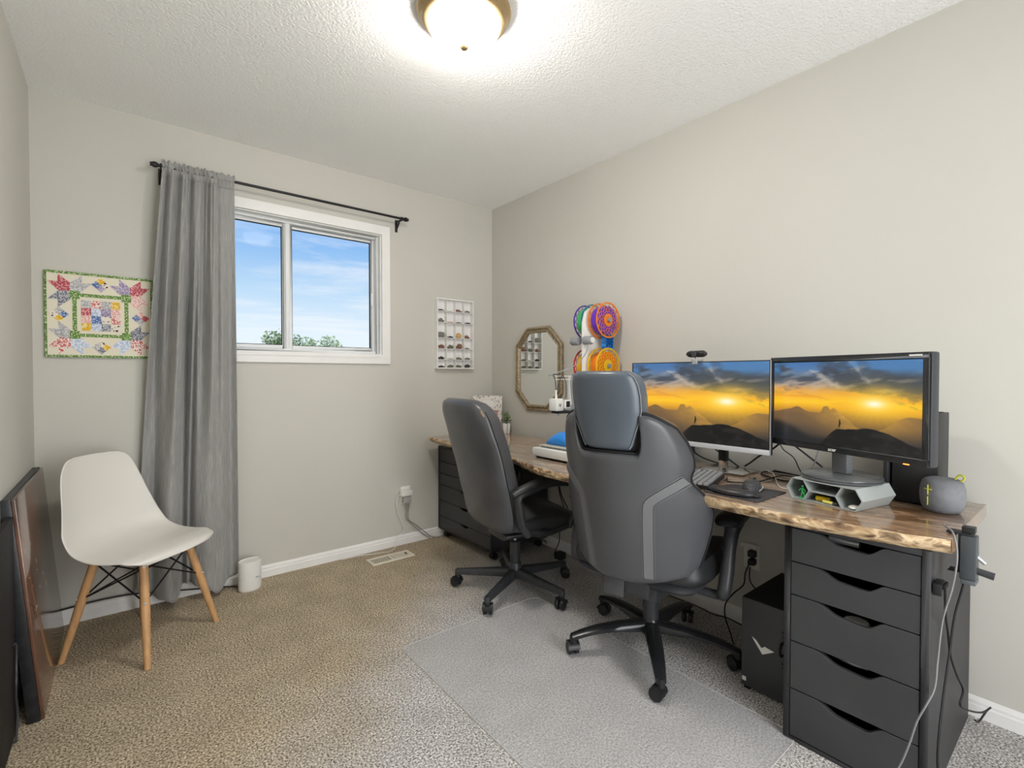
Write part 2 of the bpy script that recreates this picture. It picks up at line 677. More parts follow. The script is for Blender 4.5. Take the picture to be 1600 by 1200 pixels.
def nz(x, y=0.0, z=0.0):
    return noise.noise(Vector((x, y, z)))


def wood_mat():
    m = bpy.data.materials.new('epoxied_live_wood')
    m.use_nodes = True
    nt = m.node_tree
    L = nt.links.new
    b = nt.nodes['Principled BSDF']
    b.inputs['Roughness'].default_value = 0.2
    b.inputs['Coat Weight'].default_value = 0.5
    b.inputs['Coat Roughness'].default_value = 0.08
    tc = N(nt, 'ShaderNodeTexCoord')
    mp = N(nt, 'ShaderNodeMapping')
    mp.inputs['Scale'].default_value = (9.0, 1.1, 9.0)
    L(tc.outputs['Object'], mp.inputs[0])
    n1 = N(nt, 'ShaderNodeTexNoise')
    n1.inputs['Scale'].default_value = 1.6
    n1.inputs['Detail'].default_value = 8
    n1.inputs['Roughness'].default_value = 0.62
    n1.inputs['Distortion'].default_value = 1.2
    L(mp.outputs[0], n1.inputs['Vector'])
    r1 = ramp(nt, [(0.30, '#4c3626'), (0.40, '#7f5e42'), (0.48, '#b39374'), (0.54, '#8a6a50'), (0.62, '#cdb394'), (0.72, '#8f7052')])
    r2 = ramp(nt, [(0.30, '#55483e'), (0.42, '#857567'), (0.5, '#aa9b8e'), (0.58, '#8c7c6e'), (0.7, '#c2b6aa')])
    L(n1.outputs['Fac'], r1.inputs[0])
    L(n1.outputs['Fac'], r2.inputs[0])
    n2 = N(nt, 'ShaderNodeTexNoise')
    n2.inputs['Scale'].default_value = 1.3
    n2.inputs['Detail'].default_value = 3
    L(tc.outputs['Object'], n2.inputs['Vector'])
    rr = ramp(nt, [(0.42, 0.0), (0.58, 1.0)])
    L(n2.outputs['Fac'], rr.inputs[0])
    mx = N(nt, 'ShaderNodeMix', data_type='RGBA')
    L(rr.outputs[0], mx.inputs[0])
    L(r1.outputs[0], mx.inputs[6])
    L(r2.outputs[0], mx.inputs[7])
    L(mx.outputs[2], b.inputs['Base Color'])
    return m


def bark_mat():
    m = bpy.data.materials.new('live_edge_bark')
    m.use_nodes = True
    nt = m.node_tree
    L = nt.links.new
    b = nt.nodes['Principled BSDF']
    b.inputs['Roughness'].default_value = 0.35
    tc = N(nt, 'ShaderNodeTexCoord')
    mp = N(nt, 'ShaderNodeMapping')
    mp.inputs['Scale'].default_value = (12, 7, 19)
    mp.inputs['Rotation'].default_value = (0.5, 0, 0)
    L(tc.outputs['Object'], mp.inputs[0])
    n1 = N(nt, 'ShaderNodeTexNoise')
    n1.inputs['Scale'].default_value = 1.8
    n1.inputs['Detail'].default_value = 8
    n1.inputs['Distortion'].default_value = 1.1
    L(mp.outputs[0], n1.inputs['Vector'])
    r1 = ramp(nt, [(0.30, '#4a3a2c'), (0.40, '#84694e'), (0.47, '#b39772'), (0.54, '#d2bb98'), (0.60, '#a58a6a'), (0.66, '#74604c'), (0.75, '#c4ac8a')])
    L(n1.outputs['Fac'], r1.inputs[0])
    L(r1.outputs[0], b.inputs['Base Color'])
    bp = N(nt, 'ShaderNodeBump')
    bp.inputs['Strength'].default_value = 0.9
    bp.inputs['Distance'].default_value = 0.008
    L(n1.outputs['Fac'], bp.inputs['Height'])
    L(bp.outputs[0], b.inputs['Normal'])
    return m


M_wood = wood_mat()
M_bark = bark_mat()
desk = thing('desk_slab', 'long live-edge wooden desk top with glossy epoxy surface running along the right wall', 'desk top', (0, 0, 0))
NY = 300
Y0, Y1 = -0.095, -2.79
ys = [Y0 + (Y1 - Y0) * i / NY for i in range(NY + 1)]
xf = [interp(FRONT, y) + 0.006 * nz(y * 14, 3) + 0.003 * nz(y * 45, 7) for y in ys]
xb = [-0.048 + 0.020 * nz(y * 2.5, 9) + 0.006 * nz(y * 15, 1) + (-0.01 if y > -2.6 else 0.0) for y in ys]
ev, ef = [], []
slab_v, slab_f = [], []
K = 7
for i, y in enumerate(ys):
    inset = 0.013 + 0.010 * nz(y * 5, 11)
    row = []
    for k in range(K):
        s_ = k / (K - 1)
        z = DZ1 - DTH * s_
        bulge = 0.007 * math.sin(PI * s_) + 0.009 * nz(y * 22, s_ * 2.3, 5) * math.sin(PI * min(1, s_ * 1.15 + 0.05))
        if 0 < s_:
            x = xf[i] - bulge + inset * s_ * s_
        else:
            x = xf[i]
        row.append((x, y, z))
    ev += row
    slab_v += [(xb[i], y, DZ1), (xf[i], y, DZ1), (row[-1][0], y, DZ1 - DTH), (xb[i] + 0.006, y, DZ1 - DTH), (xb[i] + 0.012 * (0.5 + nz(y * 9, 2)), y, DZ1 - DTH / 2)]
for i in range(NY):
    for k in range(K - 1):
        a = i * K + k
        ef.append((a, a + 1, a + K + 1, a + K))
    a, b_ = i * 5, (i + 1) * 5
    slab_f += [(a, a + 1, b_ + 1, b_), (a + 2, a + 3, b_ + 3, b_ + 2), (a + 3, a + 4, b_ + 4, b_ + 3), (a + 4, a, b_, b_ + 4)]
sl = MB().add(slab_v, slab_f)
# end caps as n-gons through the live edge profile
for i, rev in ((0, False), (NY, True)):
    ring = [slab_v[i * 5 + 0]] + ev[i * K:(i + 1) * K] + [slab_v[i * 5 + 3], slab_v[i * 5 + 4]]
    sl.add(ring, [tuple(range(len(ring)))])
sl.build('slab', M_wood, desk)
MB().add(ev, ef).build('live_edge', M_bark, desk, smooth=True)
# spacer blocks between slab and the low drawer unit
for yy in (-0.12, -0.57):
    MB().bb(-0.47, -0.40, yy - .03, yy + .03, 0.6555, DZ1 - DTH).build('spacer_block', M_white, desk)

# ------------------------------------------------------------------ drawer units
M_alex = pm('black_brown_laminate', '#2f2f31', 0.5, var=0.12, vscale=5, bump=0.08, bscale=300, bdist=0.0006)
M_alexf = pm('black_brown_front', '#37383a', 0.48, var=0.10, vscale=4, bump=0.10, bscale=350, bdist=0.0006)


def dip_front(m, ya, yb, z0, z1, x0, x1, dip=0.030, frac=(0.26, 0.30, 0.66, 0.74)):
    """drawer front whose top edge dips in the middle (ya > yb: seen left to right)"""
    L_ = yb - ya
    pts = []
    n = 30
    pts.append((ya, z0))
    pts.append((yb, z0))
    pts.append((yb, z1))
    for i in range(n * 3 + 1):
        t = 1 - i / (n * 3)
        f0, f1 = frac[0], frac[3]
        if f0 <= t <= f1:
            q = (t - f0) / (f1 - f0)
            if q < 0.36:
                h = (1 - math.cos(PI * q / 0.36)) / 2 * .86
            elif q > 0.72:
                h = (1 - math.cos(PI * (1 - q) / 0.28)) / 2
            else:
                h = .86 + .14 * min(1, (q - .36) / .25)
            pts.append((ya + L_ * t, z1 - dip * h))
        elif abs(t - f0) < 0.03 or abs(t - f1) < 0.03:
            pts.append((ya + L_ * t, z1))
    pts.append((ya, z1))
    return m.prism(pts, x0, x1, 'x')


def drawer_unit(root, x0, x1, y0, y1, z0, z1, zs, pt=0.018, top_t=0.016, recess=0.002, dip=0.028, mat_f=None, frac=(0.22, 0.3, 0.66, 0.77)):
    """x0 = front plane (faces -x); y0 > y1; zs = joint heights from top to bottom"""
    b = MB()
    b.bb(x0, x1, y0 - pt, y0, z0, z1).bb(x0, x1, y1, y1 + pt, z0, z1)
    b.bb(x0, x1, y1 + pt, y0 - pt, z1 - top_t, z1).bb(x0, x1, y1 + pt, y0 - pt, z0, z0 + 0.012)
    b.bb(x1 - 0.006, x1, y1 + pt, y0 - pt, z0 + 0.012, z1 - top_t)
    b.build('body', M_alex, root, bevel=0.001, seg=1)
    for a, c in zip(zs, zs[1:]):
        m = MB()
        dip_front(m, y0 - pt - 0.002, y1 + pt + 0.002, c + 0.0018, a - 0.0018, x0 + recess, x0 + recess + 0.016, dip, frac)
        d = m.build('drawer', mat_f or M_alexf, root, bevel=0.0008, seg=1)
        bx = MB()
        ya, yb = y0 - pt - 0.012, y1 + pt + 0.012
        hz = max(0.03, (a - c) * 0.55)
        bx.bb(x0 + recess + .0165, x1 - 0.05, ya - 0.01, ya, c + 0.012, c + 0.012 + hz)
        bx.bb(x0 + recess + .0165, x1 - 0.05, yb, yb + 0.01, c + 0.012, c + 0.012 + hz)
        bx.bb(x0 + recess + .0165, x1 - 0.05, yb, ya, c + 0.006, c + 0.012)
        bx.build('drawer_box', M_blackm, d)


cabR = thing('tall_drawer_unit', 'tall black drawer unit with five scooped drawers holding up the right end of the desk', 'drawer unit', (-0.33, -2.573, 0))
cabR2 = bpy.data.objects.new('tmp', None)


def at_world(root, objs=None):
    """children were modelled in world space: move them under a root that stands elsewhere"""
    for c in root.children:
        c.matrix_parent_inverse = Matrix.Identity(4)
        inv = root_matrix(root).inverted()
        if c.type == 'MESH' and not c.get('_w'):
            c.data.transform(inv @ Matrix.Translation(c.location))
            c.location = (0, 0, 0)
            c['_w'] = 1
            sub_world(c, inv)
    for c in all_children(root):
        if '_w' in c:
            del c['_w']


def sub_world(o, inv):
    for g in o.children:
        g.data.transform(inv @ Matrix.Translation(g.location))
        g.location = (0, 0, 0)
        sub_world(g, inv)


def all_children(o):
    r = []
    for c in o.children:
        r.append(c)
        r += all_children(c)
    return r


def root_matrix(o):
    return Matrix.Translation(o.location) @ o.rotation_euler.to_matrix().to_4x4()


bpy.data.objects.remove(cabR2)
drawer_unit(cabR, -0.611, -0.03, -2.394, -2.753, 0.0, 0.6955, [0.678, 0.571, 0.466, 0.318, 0.166, 0.014])
at_world(cabR)

cabL = thing('low_drawer_unit', 'black drawer unit on castors with six flat drawers under the left end of the desk', 'drawer unit', (-0.25, -0.335, 0))
drawer_unit(cabL, -0.49, -0.02, -0.014, -0.657, 0.062, 0.655, [0.640, 0.545, 0.462, 0.379, 0.268, 0.157, 0.074], dip=0.016, frac=(0.42, 0.46, 0.54, 0.60))
for cx, cy in ((-0.45, -0.06), (-0.45, -0.61), (-0.07, -0.06), (-0.07, -0.61)):
    c = MB().cyl((cx, cy, 0.045), (cx, cy, 0.062), 0.010)
    c.bb(cx - .018, cx + .018, cy - .018, cy + .018, 0.057, 0.0619)
    for s_ in (-1, 1):
        c.lathe([(0.012, -0.007), (0.021, -0.007), (0.023, -0.004), (0.023, 0.004), (0.021, 0.007), (0.012, 0.007)], (cx + .008, cy + s_ * 0.011, 0.0235), 'y', n=18)
    c.box((cx + .004, cy, 0.038), (0.03, 0.008, 0.02))
    c.build('caster', M_black, cabL, smooth=True)
at_world(cabL)

# things glimpsed in the scooped gaps of the tall unit
tag(MB().lathe([(0.0, 0), (0.030, 0), (0.034, 0.006), (0.034, 0.02), (0.030, 0.026), (0.0, 0.026)], n=24, cap=False).xf(Matrix.Translation((-0.555, -2.575, 0.400))).build('tape_roll', M_plast_w, smooth=True, recentre=True),
    'white round roll showing in the gap of the third drawer down', 'tape roll')
tag(MB().tube([(-0.53, -2.50, 0.287), (-0.55, -2.56, 0.290), (-0.54, -2.60, 0.287)], 0.006, n=8).build('metal_tool', M_silver, smooth=True, recentre=True),
    'silver metal tool lying in the gap of the fourth drawer down', 'tool')
tag(MB().tube([(-0.55, -2.5, 0.6535), (-0.55, -2.58, 0.6535)], 0.012, n=10, smooth=False).build('clear_bottle', M_silver, smooth=True, recentre=True),
    'grey cylinder lying in the gap of the top drawer', 'tube')

# ------------------------------------------------------------------ leather & chair helpers
M_leather = pm('black_leather', '#4d4e51', 0.31, var=0.08, vscale=3, bump=0.18, bscale=420, bdist=0.0008)
M_leather2 = pm('worn_black_leather', '#4a4b4e', 0.30, var=0.15, vscale=5, bump=0.22, bscale=330, bdist=0.0008)
M_stripe = pm('grey_trim_leather', '#68696b', 0.42, bump=0.15, bscale=400, bdist=0.0006)
M_piping = pm('light_piping', '#8b8d90', 0.35)
M_seatfab = pm('black_seat', '#232426', 0.45, bump=0.2, bscale=400, bdist=0.0008)
M_nylon = pm('black_nylon', '#333437', 0.38, var=0.08, vscale=20)
M_nylong = pm('glossy_black_nylon', '#222325', 0.25)


def caster_part(root, x, y, ang, hood=True):
    """twin-wheel castor at floor point x, y; ang = heading"""
    m = MB()
    r = 0.026
    for s_ in (-1, 1):
        m.lathe([(0.006, -0.0095), (0.018, -0.0105), (0.024, -0.0085), (r, -0.004), (r, 0.005), (0.022, 0.0085), (0.006, 0.0085)] if s_ < 0 else
                [(0.006, -0.0085), (0.022, -0.0085), (r, -0.005), (r, 0.004), (0.024, 0.0085), (0.018, 0.0105), (0.006, 0.0095)], (0, s_ * 0.0135, r), 'y', n=24)
    # hood
    pts = []
    for i in range(9):
        t = PI * (0.02 + 0.62 * i / 8)
        pts.append((math.cos(t) * 0.0295, r + math.sin(t) * 0.0295))
    for i in range(8, -1, -1):
        t = PI * (0.02 + 0.62 * i / 8)
        pts.append((math.cos(t) * 0.0262, r + math.sin(t) * 0.0262))
    m.prism(pts, -0.025, 0.025, 'y')
    m.cyl((0.012, 0, r + 0.022), (0.012, 0, 0.078), 0.0095, 0.0085, n=12)
    m.lathe([(0.008, 0.05), (0.015, 0.052), (0.0145, 0.066), (0.010, 0.070)], (0.012, 0, 0), 'z', n=14)
    mt = Matrix.Translation((x, y, 0)) @ Matrix.Rotation(ang, 4, 'Z') @ Matrix.Translation((-0.012, 0, 0))
    return m.xf(mt).build('caster', M_black, root, smooth=True)


def star_base(root, start_deg, rad, curved, mat, face_deg, hubh=0.11):
    """five legs and casters; start_deg in world degrees (root is turned by face_deg)"""
    for k in range(5):
        a = R(start_deg + 72 * k - face_deg)
        ca, sa = math.cos(a), math.sin(a)
        P = lambda d, z: Vector((d * ca, d * sa, z))
        side = Vector((-sa, ca, 0))
        prof = []
        n = 9
        for i in range(n):
            t = i / (n - 1)
            d = 0.022 + (rad - 0.022 + 0.008) * t
            if curved:
                zt = 0.128 - 0.006 * t - 0.035 * t ** 3
                zb = 0.085 + 0.012 * math.sin(PI * t) - 0.018 * t ** 4 + (0.0)
                w = 0.030 * (1 - 0.38 * t) + 0.004 * math.sin(PI * t)
            else:
                zt = 0.122 - 0.026 * t
                zb = 0.075 - 0.005 * t
                w = 0.024 * (1 - 0.33 * t)
            prof.append((d, zt, zb, w))
        vs, fs = [], []
        for d, zt, zb, w in prof:
            h = zt - zb
            for q, zz in ((-1.0, zb), (-1.0, zb + h * .62), (-0.62, zt - h * .06), (0, zt), (0.62, zt - h * .06), (1.0, zb + h * .62), (1.0, zb)):
                vs.append(P(d, zz) + side * (q * w))
        for i in range(len(prof) - 1):
            for k2 in range(7):
                k3 = (k2 + 1) % 7
                fs.append((i * 7 + k2, i * 7 + k3, (i + 1) * 7 + k3, (i + 1) * 7 + k2))
        fs += [tuple(range(7)), tuple(reversed(range((len(prof) - 1) * 7, len(prof) * 7)))]
        m = MB().add(vs, fs)
        m.cyl(P(rad, 0.066), P(rad, prof[-1][1] - .004), 0.0165, 0.0145, n=14)
        m.build('base_leg', mat, root, smooth=True, angle=50)
        caster_part(root, rad * ca, rad * sa, a + R(random.choice((20, 60, 95, -40, 150))))
    MB().lathe([(0.020, 0.062), (0.033, 0.066), (0.036, 0.075), (0.036, hubh + .018), (0.030, hubh + 0.028), (0.02, hubh + .03)], n=28).build('base_hub', mat, root, smooth=True)


def cushion(m, cx, cy, z0, z1, lx, ly, p=4.0, n=40, k=10, crown=0.0, fn=None):
    """superellipse pad"""
    def f(u, v):
        a = 2 * PI * u
        b = -PI / 2 + PI * v
        cb = math.copysign(abs(math.cos(b)) ** (2 / 3.2), math.cos(b))
        sb = math.copysign(abs(math.sin(b)) ** (2 / 2.6), math.sin(b))
        x = lx / 2 * cb * math.copysign(abs(math.cos(a)) ** (2 / p), math.cos(a))
        y = ly / 2 * cb * math.copysign(abs(math.sin(a)) ** (2 / p), math.sin(a))
        z = (z0 + z1) / 2 + (z1 - z0) / 2 * sb
        if crown and sb > 0:
            z += crown * (1 - (x / (lx / 2)) ** 2) * (1 - (y / (ly / 2)) ** 2)
        q = (cx + x, cy + y, z)
        return fn(*q) if fn else q
    return m.grid(f, n, k, closed_u=True)


# ------------------------------------------------------------------ gaming chair (right)
def gaming_chair():
    FD = 13.0
    g = thing('gaming_chair', 'large black gaming chair with grey side stripes and headrest, before the two monitors', 'office chair',
              (-0.528, -1.836, 0.0052), R(FD))
    star_base(g, 149, 0.335, True, M_nylong, FD)
    MB().lathe([(0.032, 0.13), (0.033, 0.20), (0.033, 0.285), (0.028, 0.29)], n=28).build('gas_column', M_nylon, g, smooth=True)
    mm = MB()
    mm.box((-0.02, 0, 0.315), (0.34, 0.20, 0.05)).box((-0.02, 0, 0.345), (0.30, 0.38, 0.02))
    mm.box((-0.20, 0, 0.345), (0.06, 0.17, 0.06))
    mm.build('mechanism', M_nylon, g, bevel=0.008)
    # bracket strip behind
    # seat: wide pad with side rolls
    s = MB()
    def sf(x, y, z):
        q = abs(y) / 0.27
        if z > 0.44:
            z += 0.035 * max(0, q - 0.55) ** 1.2 / 0.4
        return (x, y, z - 0.02 * max(0, (x - 0.2)) / 0.08)
    cushion(s, 0.03, 0, 0.355, 0.47, 0.52, 0.56, p=5, n=56, k=14, fn=sf)
    s.build('seat', M_seatfab, g, smooth=True)
    sb = MB()
    cushion(sb, 0.0, 0, 0.335, 0.40, 0.46, 0.50, p=6, n=48, k=8)
    sb.build('seat_shell', M_nylon, g, smooth=True)

    # back shell
    X0, RK, BD = -0.385, 0.235, 0.160
    WID = [(0.375, .11), (0.40, .19), (0.43, .235), (0.47, .253), (0.53, .270), (0.60, .287), (0.66, .295), (0.70, .290), (0.74, .266), (0.775, .243), (0.80, .243),
           (0.83, .254), (0.87, .254), (0.92, .240), (0.96, .222), (1.0, .200), (1.03, .175)]

    def wid(z):
        for (a, wa), (b, wb_) in zip(WID, WID[1:]):
            if a <= z <= b:
                t = (z - a) / (b - a)
                return wa + (wb_ - wa) * t
        return WID[-1][1] if z > 1 else WID[0][1]

    def rear(y, z):
        return X0 - RK * (z - .7) + BD * (abs(y) / .27) ** 2

    def ztop(u):
        a = abs(u)
        # notch for the headrest: low in the middle, shoulders at |u| ~ .85
        if a < 0.42:
            return 0.885 + 0.004 * math.cos(a * 3)
        if a < 0.66:
            t = (a - 0.42) / 0.24
            t = t * t * (3 - 2 * t)
            return 0.889 + (1.028 - 0.889) * t
        if a < 0.74:
            return 1.028
        t = (a - 0.74) / 0.26
        return 1.028 - 0.050 * t * t

    def zbot(u):
        return 0.385 + 0.04 * abs(u) ** 4

    NU, NV = 64, 48

    def surf(front):
        def f(u, v):
            uu = u * 2 - 1
            z = zbot(uu) + (ztop(uu) - zbot(uu)) * v
            y = uu * wid(min(z, 1.03))
            du = (1 - abs(uu)) * 0.27
            dv = min(v * (ztop(uu) - zbot(uu)), (1 - v) * (ztop(uu) - zbot(uu)))
            d = min(du, dv)
            e = math.sqrt(max(0, 1 - (1 - min(d / 0.035, 1)) ** 2))
            th = 0.075 * e
            bul = 0.012 * e * (1 - abs(uu) ** 2)
            x = rear(y, z)
            if front:
                return (x + 0.035 + th * .55 + 0.02 * abs(uu) ** 3 * e, y, z)
            return (x + 0.035 - (0.035) * e - bul * .4, y, z)
        return f
    m = MB()
    m.grid(surf(False), NU, NV)
    m.grid(surf(True), NU, NV)
    m.build('backrest', M_leather, g, smooth=True, angle=80)

    # piping along the border
    rim = []
    sr = surf(False)
    for i in range(0, 41):
        rim.append(sr(0.0, 0.02 + 0.97 * i / 40))
    for i in range(1, 49):
        rim.append(sr(i / 48, 0.995))
    for i in range(1, 41):
        rim.append(sr(1.0, 0.99 - 0.97 * i / 40))
    MB().tube([(x - 0.003, y, z) for x, y, z in rim], 0.0046, n=6, smooth=False).build('piping', M_blackm, g, smooth=True)

    # grey stripes, each a ribbon with stitching
    def ribbon(path, w, lift, n=10):
        pts = []
        for (a, b) in zip(path, path[1:]):
            for k in range(n):
                t = k / n
                pts.append((a[0] + (b[0] - a[0]) * t, a[1] + (b[1] - a[1]) * t))
        pts.append(path[-1])
        # smooth
        for _ in range(3):
            pts = [pts[0]] + [((p0[0] + 2 * p1[0] + p2[0]) / 4, (p0[1] + 2 * p1[1] + p2[1]) / 4) for p0, p1, p2 in zip(pts, pts[1:], pts[2:])] + [pts[-1]]
        vs, fs = [], []
        for i, (y, z) in enumerate(pts):
            a = pts[max(0, i - 1)]
            b = pts[min(len(pts) - 1, i + 1)]
            d = Vector((b[0] - a[0], b[1] - a[1])).normalized()
            nrm = Vector((-d.y, d.x))
            for q, lf in ((-1, -.002), (-0.92, lift), (0.92, lift), (1, -.002)):
                yy, zz = y + nrm.x * q * w / 2, z + nrm.y * q * w / 2
                e = 0.012 * .4 * (1 - (yy / .27) ** 2)
                vs.append((rear(yy, zz) - e - lf, yy, zz))
        for i in range(len(pts) - 1):
            for k in range(3):
                fs.append((i * 4 + k, i * 4 + k + 1, (i + 1) * 4 + k + 1, (i + 1) * 4 + k))
        return MB().add(vs, fs), pts
    for sg in (1, -1):
        path = [(sg * .240, .792), (sg * .13, .712), (sg * .122, .60), (sg * .112, .425)]
        m, pts = ribbon(path, 0.030, 0.004)
        m.build('grey_stripe', M_stripe, g, smooth=True)
        for off in (-0.019, 0.019):
            q = []
            for i, (y, z) in enumerate(pts):
                a = pts[max(0, i - 1)]
                b = pts[min(len(pts) - 1, i + 1)]
                d = Vector((b[0] - a[0], b[1] - a[1])).normalized()
                yy, zz = y - d.y * off, z + d.x * off
                q.append((rear(yy, zz) - 0.0048 * (1 - (yy / .27) ** 2) - 0.0005, yy, zz))
            MB().tube(q, 0.0016, n=5, smooth=False).build('stitching', M_stripe, g, smooth=True)
    # dark padding that closes the hollow around the headrest
    fm = MB()
    def ff(x, y, z):
        return (X0 - RK * (z - .7) + .055 + x + .05 * (abs(y) / .16) ** 2, y, z)
    cushion(fm, 0, 0, .86, 1.06, .06, .29, p=4, n=32, k=10, fn=ff)
    fm.build('neck_padding', M_blackm, g, smooth=True)
    # headrest
    HW = [(0.893, .080), (0.91, .093), (0.95, .107), (1.0, .126), (1.03, .133), (1.08, .135), (1.12, .131), (1.15, .120), (1.168, .095)]

    def hw(z):
        for (a, wa), (b, wb_) in zip(HW, HW[1:]):
            if a <= z <= b:
                return wa + (wb_ - wa) * (z - a) / (b - a)
        return HW[-1][1]
    hm = MB()

    def hr(u, v):
        z = 0.893 + (1.168 - 0.893) * v
        a = 2 * PI * u
        w = hw(z)
        ev_ = math.sqrt(max(0, 1 - (1 - min(min(v, 1 - v) / 0.10, 1)) ** 2))
        y = w * math.copysign(abs(math.cos(a)) ** 0.42, math.cos(a))
        dep = 0.062 * (0.45 + 0.55 * ev_) * math.copysign(abs(math.sin(a)) ** 0.6, math.sin(a))
        if math.sin(a) > 0:
            dep *= 1.15
        else:
            dep *= 0.62
        xc = X0 - RK * (z - .7) + 0.012 + 0.06 * (abs(y) / .135) ** 2.4 * .55
        return (xc + 0.03 + dep, y, z + (0 if v < 1 else 0))
    hm.grid(hr, 64, 30, closed_u=True)
    n_ = 64
    b0 = len(hm.v) - n_
    hm.f.append(tuple(range(b0, b0 + n_)))
    hm.f.append(tuple(reversed(range(n_))))
    M_lh = pm('headrest_leather', '#535b64', 0.30, var=0.08, vscale=6, bump=0.2, bscale=420, bdist=0.0008)
    hd = hm.build('headrest', M_lh, g, smooth=True, angle=75)
    # seam of the headrest
    for sg in (1, -1):
        q = []
        for i in range(21):
            z = 0.90 + 0.26 * i / 20
            w = hw(z) * 0.985
            xc = X0 - RK * (z - .7) + 0.012 + 0.06 * (w / .135) ** 2.4 * .55
            q.append((xc + 0.004, sg * w, z))
        MB().tube(q, 0.0018, n=5, smooth=False).build('seam', M_piping, hd, smooth=True)
    # arms
    for sg in (-1, 1):
        a = MB()
        a.tube([(-0.07, sg * .20, .335), (-0.07, sg * .29, .335), (-0.085, sg * .312, .36), (-0.06, sg * .318, .45)], [.016, .017, .024, .025], n=14)
        a.tube([(-0.07, sg * .318, .42), (-0.04, sg * .318, .50), (-0.005, sg * .318, .56), (0.015, sg * .318, .592)], [.025, .024, .027, .040], n=14)
        a.ball((-0.015, sg * .29, .50), .012)
        a.build('arm_post', M_nylon, g, smooth=True)
        p = MB()
        cushion(p, 0.03, sg * .315, .590, .628, .26, .100, p=3.2, n=32, k=8)
        p.build('arm_pad', M_nylong, g, smooth=True)
    lb = MB()
    lb.box((-0.235, 0.055, 0.345), (0.012, 0.085, 0.09), rot=(0, 0.1, 0))
    lb.build('hinge_plate', pm('hinge_grey', '#4c4d50', .4), g, bevel=0.004)
    return g


gaming_chair()


